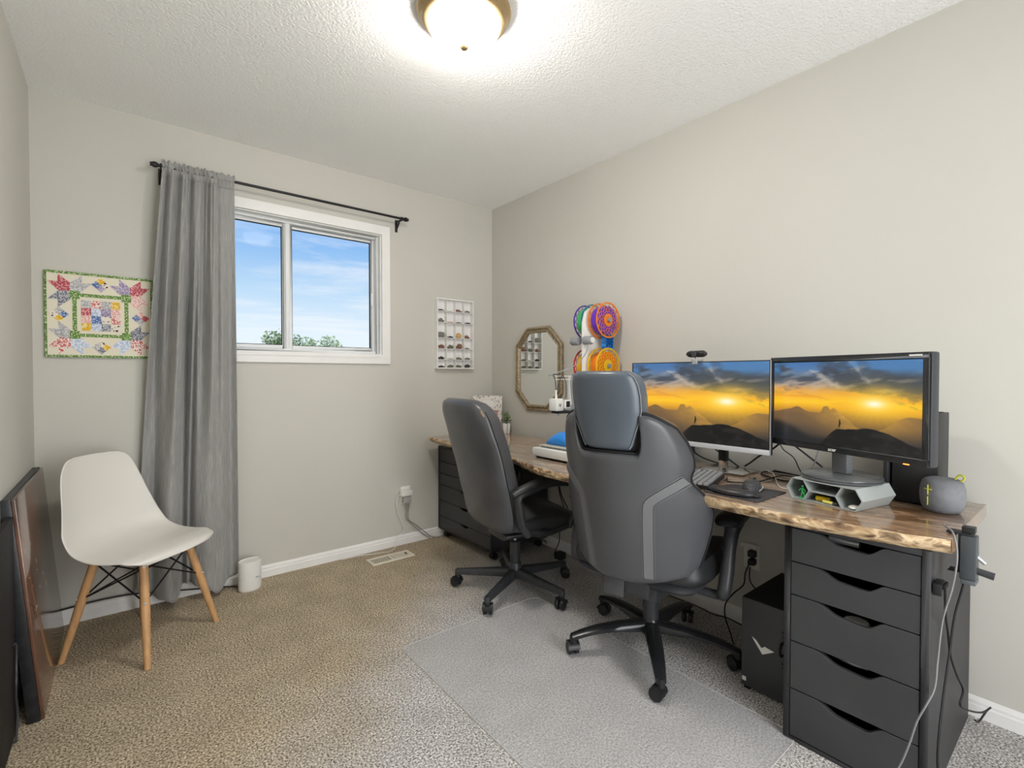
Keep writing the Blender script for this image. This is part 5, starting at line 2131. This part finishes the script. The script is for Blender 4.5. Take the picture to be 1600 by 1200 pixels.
def hexring(cx_, y0, y1, t_=.0028):
    m = MB()
    outer = [(cx_ + a_ * math.cos(PI / 3 * k), hf + a_ * math.sin(PI / 3 * k) * (hf / (a_ * .8660254))) for k in range(6)]
    inner = [(cx_ + (a_ - t_ * 1.15) * math.cos(PI / 3 * k), hf + (a_ - t_ * 1.15) * math.sin(PI / 3 * k) * (hf / (a_ * .8660254))) for k in range(6)]
    vs = []
    for p_ in (outer, inner):
        for yy in (y0, y1):
            vs += [(x, yy, z + .0004) for x, z in p_]
    fs = []
    for k in range(6):
        k2 = (k + 1) % 6
        fs += [(k, k2, 6 + k2, 6 + k), (12 + k, 18 + k, 18 + k2, 12 + k2), (k, 12 + k, 12 + k2, k2), (6 + k, 6 + k2, 18 + k2, 18 + k)]
    m.add(vs, fs)
    ip = [(x, z + .0004) for x, z in inner]
    m.prism(ip, y1 - .004, y1, 'y')
    return m


hexring(-.081, 0, DEP).build('hexagon_tube', M_org, og)
hexring(.081, 0, DEP).build('hexagon_tube', M_org, og)
MB().bb(-.0615, .0615, 0, DEP, .0675, .0705).build('top_plate', M_org, og)
MB().bb(-.0405, .0405, 0, DEP, .0338, .0366).build('middle_shelf', M_org, og)
MB().bb(-.0605, .0605, 0, DEP, .0004, .0030).build('bottom_plate', M_org, og)
MB().bb(-.060, .060, DEP - .003, DEP, .0031, .0674).build('rear_plate', M_org, og)


def loc_to_world(root, x, y, z):
    return root_matrix(root) @ Vector((x, y, z))


def put(o, root, x, y, z, rz=0.0):
    o.location = loc_to_world(root, x, y, z)
    o.rotation_euler = (0, 0, root.rotation_euler[2] + rz)
    return o


fg = thing('green_figurine', 'tiny green running man figurine standing in the left hexagon of the organizer', 'figurine')
put(fg, og, -.071, .012, .0036)
M_gf = pm('green_plastic', '#3fc06a', .4, emit='#3fc06a', emit_s=.0)
m = MB()
m.tube([(-.004, 0, 0.003), (-.002, 0, .012), (.000, 0, .022), (.001, 0, .034)], [.0020, .0024, .0028, .0034], n=8)
m.tube([(.010, 0, .003), (.007, 0, .012), (.002, 0, .022)], [.0018, .0022, .0028], n=8)
m.tube([(.001, 0, .033), (-.007, 0, .030), (-.011, 0, .024)], [.0020, .0017, .0014], n=8)
m.tube([(.001, 0, .033), (.008, 0, .029), (.010, 0, .021)], [.0020, .0017, .0014], n=8)
m.ball((.001, 0, .0405), .0042, n=10, m=7)
m.build('runner', M_gf, fg, smooth=True)
MB().lathe([(0, 0), (.011, 0), (.011, .0022), (0, .0026)], n=18, cap=False).build('stand_disc', M_gf, fg)
o = MB().bb(-.023, .023, -.008, .008, 0, .016).build('yellow_marker', pm('bright_yellow', '#f2cf1e', .35), bevel=.005)
tag(put(o, og, -.012, .030, .0034, .05), 'bright yellow rounded block under the middle shelf of the organizer', 'eraser')
o2 = thing('yellow_highlighter', 'small yellow highlighter with a dark end, in front of the rounded yellow block', 'highlighter')
put(o2, og, .022, .009, .0036, -.15)
MB().cyl((-.024, 0, .0055), (.010, 0, .0055), .0050, n=14).build('barrel', pm('pale_yellow', '#e6dd72', .4), o2, smooth=True)
MB().cyl((.0105, 0, .0055), (.024, 0, .0055), .0053, n=14).build('cap', M_dgrey, o2, smooth=True)
o = MB().ball((0, 0, .006), (.016, .022, .006), n=18, m=8).build('white_eraser', M_plast_w, smooth=True)
tag(put(o, og, .088, .020, .0034, .4), 'pale oval piece lying in the right hexagon of the organizer', 'eraser')

# ------------------------------------------------------------------ monitor with glossy black bezel (right)
m2 = thing('monitor', 'glossy black-bezelled monitor on a round foot, right of two, showing a sunset wallpaper', 'monitor', (-0.355, -2.470, ZD + .0715), R(-110.4))
w2, h2 = .533, .324
z2 = .9005 - (ZD + .0715)
M_gb = pm('glossy_black_bezel', '#2b2c2e', .18, var=.2, vscale=10)
# the screen plane lies 4 cm in front of the foot centre line (local y)
sc_off = root_matrix(m2).inverted() @ Vector((-.417, -2.474, 1.0))
yf, xo = sc_off.y, sc_off.x
bz = .020
m = MB()
m.bb(xo - w2 / 2, xo + w2 / 2, yf, yf + .008, z2, z2 + bz).bb(xo - w2 / 2, xo + w2 / 2, yf, yf + .008, z2 + h2 - .016, z2 + h2)
m.bb(xo - w2 / 2, xo - w2 / 2 + .015, yf, yf + .008, z2 + bz, z2 + h2 - .016).bb(xo + w2 / 2 - .015, xo + w2 / 2, yf, yf + .008, z2 + bz, z2 + h2 - .016)
m.build('bezel', M_gb, m2, bevel=.0015)
MB().bb(xo - w2 / 2 + .001, xo + w2 / 2 + .004, yf + .0082, yf + .042, z2 - .002, z2 + h2 + .001).build('back_cover', M_dgrey, m2, bevel=.006)
MB().bb(xo - w2 / 2 + .016, xo + w2 / 2 - .016, yf + .002, yf + .0022, z2 + bz - .001, z2 + bz + .0006).build('bezel_highlight', M_silver, m2)
sw_ = w2 - .030
screen_part(m2, sw_, xo, yf + .003, z2 + bz + sw_ * .5625 / 2 + .001)
text_mesh('acer', .016, M_plast_w, 'maker_name', m2, (xo - .015, yf - .0004, z2 + .0095))
MB().bb(xo + w2 / 2 - .050, xo + w2 / 2 - .016, yf - .0005, yf, z2 + h2 - .011, z2 + h2 - .006).build('corner_print', M_plast_w, m2)
pmo = pm('orange_led', '#ff8a3a', .4, emit='#ff8a3a', emit_s=3.0)
MB().bb(xo + w2 / 2 - .062, xo + w2 / 2 - .046, yf - .0006, yf + .002, z2 - .0006, z2 + .0022).build('power_light', pmo, m2)
m = MB()
m.lathe([(0, .0), (.112, .0), (.118, .002), (.119, .006), (.114, .009)], n=56, cap=False)
m.lathe([(.113, .009), (.117, .0105), (.117, .0145), (.110, .018), (0, .019)], n=56, cap=False)
m.build('round_foot', pm('foot_grey', '#5a5d60', .22), m2, smooth=True, angle=30)
MB().bb(-.032, .022, -.004, .026, .0195, z2 + .06).build('neck', pm('neck_grey', '#6d6f72', .35), m2, bevel=.003)
MB().bb(-.04, .03, yf + .0425, -.0045, z2 + .03, z2 + .10).build('neck_mount', M_dgrey, m2, bevel=.003)

# ------------------------------------------------------------------ behind and right of the monitors
tw = thing('black_console_box', 'tall matt black box with a slotted top standing by the wall behind the right monitor', 'game console', (-.155, -2.640, ZD))
MB().bb(-.075, .075, -.060, .060, .003, .298).build('case', pm('console_black', '#2b2c2d', .5), tw, bevel=.003)
for i in range(6):
    MB().bb(-.062 + i * .021, -.052 + i * .021, -.050, .050, .2982, .3000).build('vent_slot', M_blackm, tw)
MB().bb(-.06, .06, -.05, .05, 0, .003).build('foot_pad', M_blackm, tw)
tag(MB().bb(-.245, -.10, -2.5735, -2.560, ZD, ZD + .215).build('slim_black_panel', M_alex, bevel=.002, recentre=True), 'slim black upright panel just left of the tall black box', 'panel')
tag(MB().bb(-.075, -.035, -1.745, -1.690, ZD, ZD + .135).build('mesh_box', pm('black_mesh', '#2a2b2d', .6, color2='#55565a', vscale=220), bevel=.003, recentre=True),
    'small black mesh box at the wall, left behind the silver-edged monitor', 'speaker')

spk = thing('round_speaker', 'small round grey fabric speaker with yellow plus and minus marks and a yellow loop', 'speaker', (-.270, -2.717, ZD), R(-112))
M_fab = pm('grey_speaker_fabric', '#737579', .85, var=.15, vscale=25, bump=.4, bscale=500)
MB().lathe([(0, 0), (.036, 0), (.044, .004), (.050, .014), (.0545, .035), (.0555, .055), (.054, .075), (.0495, .092), (.043, .100), (.034, .1035), (0, .1045)], n=48, cap=False).build('body', M_fab, spk, smooth=True)
M_lime = pm('lime_yellow', '#d6dc4a', .5)
m = MB()
for dx, dz, ww_, hh_ in ((-.006, .070, .0022, .030), (-.006, .072, .022, .0022)):
    n_ = 6
    for k in range(n_):
        x = dx + ww_ * ((k + .5) / n_ - .5)
        y = -math.sqrt(max(0, .0553 ** 2 - x * x)) - .0006
        m.box((x, y + .0012 * 0, dz), (ww_ / n_ + .0006, .002, hh_), rot=(0, 0, 0))
m.build('plus_mark', M_lime, spk)
MB().box((-.006, -.0558, .036), (.0022, .002, .026)).build('minus_mark', M_lime, spk)
MB().tube([(.026, .012, .096), (.030, .014, .112), (.040, .016, .119), (.048, .016, .112), (.042, .014, .101)], .003, closed=True).build('loop', pm('mustard_cord', '#b8b43a', .6), spk, smooth=True)

# ------------------------------------------------------------------ keyboard, mouse pad, mouse
kb = thing('number_keypad', 'angular black keypad with pale grey keys, between the gaming chair and the mouse pad', 'keyboard', (-.492, -2.02, ZD), rot=(0, R(-3.0), R(13.5)))
kp = [(-.118, -.078), (.118, -.075), (.118, .075), (-.020, .080), (-.075, .030)]
m = MB().prism(kp, .002, .022, 'z')
m.build('case', M_black, kb, bevel=.002)
key = MB().box((0, 0, .0255), (.0152, .0152, .007), taper=.80).build('key', pm('pale_key', '#8b8d90', .5), kb)
first = True
for i in range(11):
    for j in range(7):
        x, y = -.102 + i * .0202, -.064 + j * .0202
        # stay inside the angled outline
        if y > .075 or (x < -.02 and y > .020 + (x + .075) * .9 - .004) or x > .105 or x < -.108:
            continue
        if x < -.07 and y > .015:
            continue
        o = key if first else dupc(key, kb)
        first = False
        o.location = (x, y, 0)

mp_ = thing('mouse_pad', 'black mouse pad with a raised padded wrist rest near the desk edge', 'mouse pad', (-.508, -2.213, ZD), R(-90))
m = MB().prism([(-.090, -.112), (.096, -.112), (.100, -.106), (.100, .110), (-.05, .112), (-.085, .09), (-.098, .05), (-.100, -.06), (-.098, -.10)], .0, .0035, 'z')
m.build('pad', pm('pad_cloth', '#3b3b3e', .8, bump=.2, bscale=500), mp_, bevel=.0008)
m = MB()
m.tube([(-.080, -.070, .012), (-.055, -.080, .013), (0, -.083, .013), (.045, -.078, .013), (.068, -.062, .012)], [.012, .0175, .018, .0175, .012], n=18, sub=6)
m.v = [(x, y * 1.0 + (y + .08) * .45, .0036 + max(0, (z - .0) * .80)) for x, y, z in m.v]
m.ball((-.083, -.066, .0100), (.015, .020, .0075), n=14, m=8).ball((.071, -.058, .0100), (.014, .018, .0072), n=14, m=8)
m.build('wrist_rest', pm('gel_rest', '#2d2d30', .38), mp_, smooth=True)

mo_ = thing('computer_mouse', 'black mouse with a honeycomb shell and a pale light strip, on the mouse pad', 'computer mouse', (-.465, -2.222, ZD + .0037), R(-78))
m = MB()


def msf(u, v):
    a = 2 * PI * u
    x = .033 * math.cos(a) * (1 - .18 * abs(math.sin(a)))
    y = .060 * math.sin(a)
    k = math.cos(v * PI / 2) ** .45 if v < 1 else 0
    z = .036 * math.sin(v * PI / 2) ** 1.0 * (1 - .22 * (y * (1 - v) / .06))
    return (x * k, y * k, z)


m.grid(msf, 36, 12, closed_u=True)
m.f.append(tuple(reversed(range(36))))
M_hc = bpy.data.materials.new('honeycomb_shell')
M_hc.use_nodes = True
nt = M_hc.node_tree
b = nt.nodes['Principled BSDF']
b.inputs['Roughness'].default_value = .55
b.inputs['Specular IOR Level'].default_value = .25
tc = N(nt, 'ShaderNodeTexCoord')
vo = N(nt, 'ShaderNodeTexVoronoi')
vo.inputs['Scale'].default_value = 150
vo.inputs['Randomness'].default_value = 0.25
nt.links.new(tc.outputs['Object'], vo.inputs['Vector'])
rp = ramp(nt, [(.30, '#060607'), (.42, '#4c4d50')])
nt.links.new(vo.outputs['Distance'], rp.inputs[0])
nt.links.new(rp.outputs[0], b.inputs['Base Color'])
m.build('shell', M_hc, mo_, smooth=True)
MB().tube([(.0335, -.04, .008), (.0350, -.01, .010), (.033, .02, .010), (.026, .045, .010)], .0012, n=6).build('light_strip', pm('strip_white', '#cfd6d2', .4), mo_, smooth=True)
MB().lathe([(0, -.004), (.009, -.004), (.009, .004), (0, .004)], (0, .038, .030), 'x', n=16, cap=False).build('scroll_wheel', M_blackm, mo_, smooth=True)

# ------------------------------------------------------------------ cables on the desk
ZC = DZ1 + .0042


def cable(name, label, pts, r_=.003, mat=None, cat='cable', group=None):
    o = MB().tube(pts, r_, n=7).build(name, mat or M_cable, smooth=True, recentre=True)
    return tag(o, label, cat, group)


cable('coiled_cable', 'black cable in wide loops on the desk left of the organizer',
      [(-.06, -2.36, ZC), (-.052, -2.22, ZC), (-.050, -2.12, ZC), (-.112, -2.10, ZC), (-.180, -2.16, ZC), (-.205, -2.24, ZC), (-.19, -2.31, ZC + .006), (-.13, -2.29, ZC + .008), (-.09, -2.22, ZC + .008), (-.062, -2.13, ZC + .008)], .0032)
cable('desk_cable', 'black cable crossing the desk from the loops toward the mouse pad',
      [(-.080, -2.32, ZC), (-.14, -2.24, ZC + .009), (-.16, -2.19, ZC + .006), (-.30, -2.175, ZC), (-.36, -2.15, ZC), (-.395, -2.10, ZC), (-.33, -2.06, ZC)], .0028)
cable('white_cable', 'thin white cable lying on the desk beside the organizer', [(-.052, -2.095, ZC), (-.12, -2.15, ZC + .008), (-.21, -2.20, ZC), (-.292, -2.24, ZC), (-.345, -2.285, ZC), (-.30, -2.33, ZC)], .0018, M_plast_w)
cable('monitor_lead', 'black lead sagging behind the silver-edged monitor at its left', [(-.06, -1.72, .87), (-.058, -1.749, .790), (-.06, -1.79, .762), (-.065, -1.855, .748), (-.068, -1.92, ZC)], .0032)
cable('power_lead', 'black lead slanting down from the silver-edged monitor to its stand', [(-.24, -1.86, .90), (-.10, -1.883, .815), (-.085, -1.938, .775), (-.062, -1.98, ZC)], .0034)
cable('video_lead', 'thick black lead slanting up between the two monitors', [(-.062, -2.005, .748), (-.08, -2.04, .772), (-.10, -2.087, .809), (-.10, -2.14, .845), (-.12, -2.20, .90)], .0040)
cable('thin_lead', 'thin black lead dropping from the right monitor onto the desk', [(-.13, -2.17, .90), (-.12, -2.19, .852), (-.12, -2.231, .822), (-.12, -2.255, .774), (-.115, -2.28, ZC)], .0022)
cable('thick_lead', 'thick black lead under the right monitor running toward its foot', [(-.14, -2.22, .89), (-.12, -2.297, .826), (-.12, -2.335, .798), (-.11, -2.39, ZC + .002)], .0036)
cable('grey_lead', 'grey lead hanging straight from the right monitor beside the organizer', [(-.20, -2.352, .89), (-.20, -2.334, .82), (-.20, -2.317, .776), (-.205, -2.312, ZC)], .0024, M_prg)

# ------------------------------------------------------------------ clamp and cables at the right end of the desk
cp = thing('bench_clamp', 'dark grey clamp device gripping the right end of the desk, with a side knob', 'clamp', (-.52, -2.79, .70))
m = MB()
m.prism([(-.026, -.075), (.026, -.075), (.018, .038), (-.018, .038)], -.040, -.008, 'y')
m.build('clamp_body', pm('clamp_grey', '#3f4448', .4), cp, bevel=.003)
m = MB().bb(-.018, .018, -.030, .020, .0385, .0435).bb(-.014, .014, -.036, -.010, .0436, .060).bb(-.016, .016, -.0078, -.0035, -.060, .0380)
m.bb(-.018, .018, -.0078, .016, -.063, -.0600)
m.build('jaw', M_black, cp, bevel=.002)
MB().cyl((0, -.034, -.052), (0, -.072, -.058), .0085, .0095, n=16).build('knob', M_dgrey, cp, smooth=True)
MB().cyl((.012, -.036, -.018), (.018, -.052, -.034), .005, n=10).build('screw', M_silver, cp, smooth=True)
MB().bb(-.024, .024, -.040, -.010, -.088, -.0755).build('lower_block', pm('clamp_grey2', '#55595c', .45), cp, bevel=.002)

ad = thing('plug_adapter', 'small black plug adapter stuck high on the side of the tall drawer unit', 'adapter', (-.575, -2.754, .600), 0)
MB().bb(-.028, .022, -.020, -.0005, -.018, .014).build('housing', M_black, ad, bevel=.003)
for i in range(3):
    MB().bb(-.020 + i * .014, -.011 + i * .014, -.026, -.0202, .0, .012).build('plug', M_blackm, ad, bevel=.001)
cable('grey_loop_cable', 'grey cable looping over the desk end and down the side of the tall drawer unit',
      [(-.53, -2.765, .757), (-.56, -2.77, .76), (-.590, -2.792, .752), (-.600, -2.802, .70), (-.600, -2.795, .62), (-.592, -2.775, .52), (-.600, -2.768, .42), (-.614, -2.765, .345), (-.632, -2.752, .30), (-.640, -2.735, .25), (-.648, -2.72, .18), (-.660, -2.70, .11), (-.67, -2.66, .02), (-.68, -2.60, .006)],
      .0024, pm('loop_grey', '#77787a', .45))
cable('black_drop_cable', 'black cable falling down the side of the tall drawer unit to the carpet',
      [(-.46, -2.80, .65), (-.43, -2.790, .57), (-.44, -2.775, .48), (-.47, -2.770, .38), (-.53, -2.768, .28), (-.58, -2.768, .18), (-.575, -2.769, .10), (-.50, -2.775, .02), (-.46, -2.78, .006)], .0028)
cable('knotted_cable', 'black cable hanging at the back corner of the tall drawer unit with a knotted end',
      [(-.575, -2.776, .60), (-.54, -2.772, .52), (-.46, -2.765, .44), (-.42, -2.765, .36), (-.34, -2.768, .27), (-.29, -2.775, .21), (-.31, -2.772, .17), (-.22, -2.785, .12), (-.13, -2.80, .085), (-.06, -2.81, .075), (-.05, -2.80, .055), (-.12, -2.79, .045), (-.15, -2.785, .06)], .0028)

# ------------------------------------------------------------------ computer tower under the desk
pc = thing('computer_tower', 'black computer tower with a white angular emblem, on the carpet beside the tall drawer unit', 'computer', (-.30, -2.290, .0))
MB().bb(-.170, .170, -.095, .098, .012, .338).build('case', pm('tower_grey', '#3a3b3d', .45, bump=.1, bscale=400), pc, bevel=.002)
MB().bb(-.168, .168, -.093, .096, .3382, .3400).build('top_panel', M_blackm, pc)
for a in (-.15, .15):
    for b_ in (-.08, .08):
        MB().bb(a - .015, a + .015, b_ - .01, b_ + .01, 0, .0118).build('foot', M_blackm, pc)
em = [(.058, .201), (.036, .178), (.024, .186), (.002, .176), (.022, .158), (.030, .150)]
px_ = [(1175, 997)]
em = [(.060, .205), (.043, .196), (.026, .176), (.014, .186), (-.018, .180), (.022, .155)]
MB().prism(em, -.1722, -.1702, 'x').build('emblem', M_plast_w, pc)
MB().bb(-.1712, -.1702, .080, .094, .030, .045).build('sticker', M_plast_w, pc)
for z, s_ in ((.262, .008), (.245, .004), (.150, .007), (.137, .003)):
    MB().bb(-.1716, -.1702, -.050, -.043, z - s_ / 2, z + s_ / 2).build('port', M_blackm, pc)
cable('front_plug', 'black plug lead pushed into the front of the computer tower', [(-.4725, -2.338, .225), (-.490, -2.338, .225), (-.500, -2.338, .205), (-.498, -2.340, .190), (-.4725, -2.341, .185)], .0045)

# ------------------------------------------------------------------ outlets, plugs, vent, floor cables
ol = thing('wall_outlet', 'white wall outlet with a plugged-in white adapter, low on the back wall beside the drawers', 'outlet', (-.742, 0, .338))
M_outl = pm('outlet_ivory', '#e9e7e0', .4)
MB().bb(-.035, .035, -.005, -.0003, -.058, .058).build('cover_plate', M_outl, ol, bevel=.002)
MB().bb(-.050, .030, -.052, -.0053, .000, .036).build('white_adapter', M_plast_w, ol, bevel=.004)
MB().bb(-.030, .026, -.040, -.0053, -.052, -.0035).build('grey_adapter', pm('adapter_grey', '#a9a7a2', .5), ol, bevel=.004)
cable('white_outlet_cable', 'thin white cable hanging from the outlet and trailing along the carpet at the back wall',
      [(-.794, -.04, .352), (-.812, -.035, .34), (-.822, -.03, .281), (-.792, -.022, .186), (-.762, -.022, .114), (-.775, -.024, .086), (-.820, -.030, .066), (-.838, -.05, .012), (-.892, -.09, .006), (-.936, -.083, .006), (-1.014, -.063, .006), (-1.09, -.04, .006), (-1.20, -.035, .006)], .0018, M_plast_w)
M_gcab = pm('taupe_cable', '#8f8a80', .5)
cable('taupe_cable', 'taupe cable running from the outlet down to the castor of the low drawer unit',
      [(-.735, -.045, .285), (-.738, -.035, .179), (-.677, -.026, .123), (-.602, -.026, .054), (-.567, -.03, .022), (-.530, -.04, .008), (-.50, -.045, .006)], .0034, M_gcab)
cable('short_taupe_cable', 'taupe cable dropping from the outlet behind the baseboard top', [(-.742, -.045, .283), (-.749, -.03, .187), (-.696, -.022, .124), (-.647, -.019, .075), (-.60, -.020, .03), (-.56, -.02, .006)], .0028, M_gcab)

vt = thing('floor_vent', 'cream metal floor vent with slots, set in the carpet below the window wall', 'floor vent', (-.938, -.190, 0), R(0))
M_vent = pm('cream_metal', '#e3dcc8', .4)
m = MB()
m.bb(-.140, .140, -.058, -.040, .0005, .006).bb(-.140, .140, .040, .058, .0005, .006).bb(-.140, -.125, -.04, .04, .0005, .006).bb(.125, .140, -.04, .04, .0005, .006)
m.bb(-.008, .008, -.04, .04, .0005, .006)
m.build('vent_frame', M_vent, vt, bevel=.001)
MB().bb(-.125, .125, -.04, .04, .0003, .0012).build('dark_slot', M_blackm, vt)
for i in range(20):
    x = -.118 + i * .0124
    if abs(x) < .012:
        continue
    MB().bb(x - (.0026 if i < 10 else .0042), x + (.0026 if i < 10 else .0042), -.04, .04, .0013, .0055).build('louvre', M_vent, vt)
MB().bb(.100, .108, -.010, .012, .0056, .011).build('lever', M_dgrey, vt)

ol2 = thing('wall_outlet', 'white wall outlet with two black plugs, under the desk above the computer tower', 'outlet', (0, -2.012, .325), R(-90))
MB().bb(-.036, .036, -.005, -.0003, -.058, .055).build('cover_plate', M_outl, ol2, bevel=.002)
MB().bb(-.045, .030, -.020, -.0053, .040, .056).build('cover_hood', M_outl, ol2, bevel=.003)
MB().bb(-.006, .026, -.036, -.0053, .004, .032).build('plug', M_black, ol2, bevel=.004)
MB().bb(-.004, .026, -.040, -.0053, -.032, -.004).build('plug', M_black, ol2, bevel=.006)
cable('outlet_lead', 'black lead hanging from the outlet under the desk down to the floor', [(-.045, -2.02, .300), (-.06, -2.010, .26), (-.07, -2.007, .208), (-.10, -1.978, .169), (-.13, -1.955, .12), (-.12, -1.95, .05), (-.15, -1.99, .006), (-.24, -2.05, .006)], .0032)
cable('tower_lead', 'black lead running from the outlet behind the computer tower', [(-.045, -2.025, .290), (-.055, -2.03, .23), (-.06, -2.08, .19), (-.06, -2.16, .15), (-.08, -2.25, .10), (-.10, -2.35, .006)], .0030)
cable('floor_lead', 'black lead lying along the baseboard under the desk', [(-.035, -1.60, .006), (-.030, -1.75, .006), (-.045, -1.85, .006), (-.035, -1.92, .010), (-.05, -2.02, .006), (-.10, -2.12, .006)], .0030)
cable('floor_loop', 'black lead curling on the carpet left of the computer tower', [(-.16, -2.12, .006), (-.24, -2.10, .006), (-.33, -2.07, .006), (-.36, -2.10, .006), (-.33, -2.16, .006)], .0034)
cable('under_desk_lead', 'black lead hanging under the desk between the two chairs', [(-.40, -1.13, .69), (-.40, -1.137, .62), (-.38, -1.142, .50), (-.25, -1.05, .36), (-.14, -.90, .20), (-.10, -.85, .10), (-.10, -.81, .02), (-.14, -.86, .006)], .0030)
cable('second_under_desk_lead', 'black lead hanging from the desk beside the arm of the executive chair', [(-.45, -1.20, .69), (-.45, -1.208, .62), (-.45, -1.216, .54), (-.38, -1.20, .44)], .0030)
tag(MB().bb(-.135, -.085, -.90, -.845, .0005, .045).build('power_brick', M_black, bevel=.006, recentre=True), 'black power brick on the carpet under the desk between the chairs', 'power brick')

# ------------------------------------------------------------------ outside
GZ = -2.9
struct(MB().add([(-70, .5, GZ), (70, .5, GZ), (70, 90, GZ), (-70, 90, GZ)], [(0, 1, 2, 3)]).build('ground', pm('far_lawn', '#6f8a52', .9, var=.3, vscale=.6)))
M_tl = pm('tree_leaf', '#a8b890', .7, color2='#7f9270', vscale=1.2)
M_tl2 = pm('pale_tree_leaf', '#d6e0c4', .7, color2='#a9bb98', vscale=1.2)
M_bk = pm('tree_bark', '#6b5b4b', .9)


def tree(name, label, x, y, top, rad, mat, seed, n=1500, squash=1.0):
    g = thing(name, label, 'tree', (x, y, GZ), group=None)
    rr = random.Random(seed)
    hgt = top - GZ
    MB().tube([(0, 0, 0), (.06, .03, hgt * .35), (-.04, .05, hgt * .62), (.02, 0, hgt * .85)], [.16, .13, .08, .03], n=8).build('trunk', M_bk, g, smooth=True)
    bl = [(rr.uniform(-.55, .55) * rad, rr.uniform(-.5, .5) * rad, hgt - rad * squash * rr.uniform(.35, 1.5), rad * rr.uniform(.30, .52)) for _ in range(13)]
    bl.append((0, 0, hgt - rad * .45, rad * .45))
    m = MB()
    for i in range(n):
        bx, by, bz, br = rr.choice(bl)
        d = Vector((rr.gauss(0, 1), rr.gauss(0, 1), rr.gauss(0, 1))).normalized() * br * rr.uniform(.55, 1.05)
        c = Vector((bx, by, bz)) + d
        a = Vector((rr.gauss(0, 1), rr.gauss(0, 1), rr.gauss(0, 1))).normalized() * .085
        b2 = a.cross(Vector((rr.gauss(0, 1), rr.gauss(0, 1), rr.gauss(0, 1)))).normalized() * .05
        m.add([c - a, c + b2, c + a, c - b2], [(0, 1, 2, 3)])
    m.build('foliage', mat, g)['kind'] = 'stuff'
    return g


tree('leafy_tree', 'dark green leafy tree outside, seen at the bottom of the left pane', 3.75, 22, 3.35, 1.35, M_tl, 1, 1900)
tree('leafy_tree', 'pale green tree just right of the window mullion', 4.12, 19, 2.89, .52, M_tl2, 2, 600, 1.4)
tree('leafy_tree', 'pale green tree outside low in the middle of the right pane', 5.85, 22, 3.15, .90, M_tl2, 3, 1000, 1.2)
tree('leafy_tree', 'small treetop beside the curtain at the bottom of the left pane', 2.1, 22, 2.55, .55, M_tl, 4, 700)
ho3 = thing('neighbour_house', 'low grey roof of a neighbouring house with a vent pipe, beyond the window', 'house', (9.6, 31.0, GZ))
MB().bb(-4.5, 4.5, -3, 3, 0, 3.9).build('wall', pm('siding', '#c9c3b8', .8), ho3)
MB().prism([(-4.0, 3.88), (4.0, 3.88), (0.6, 5.62), (-.6, 5.62)], -4.9, 4.9, 'x').build('roof', pm('shingle_grey', '#77736e', .9, var=.2, vscale=3), ho3)
MB().cyl((.05, -.5, 5.4), (.05, -.5, 5.86), .15, n=12).cyl((.05, -.5, 5.86), (.05, -.5, 6.0), .24, n=12).build('roof_vent', M_prg, ho3)
MB().cyl((2.3, -.5, 5.4), (2.3, -.5, 6.4), .04, n=8).build('vent_pipe', M_prg, ho3)
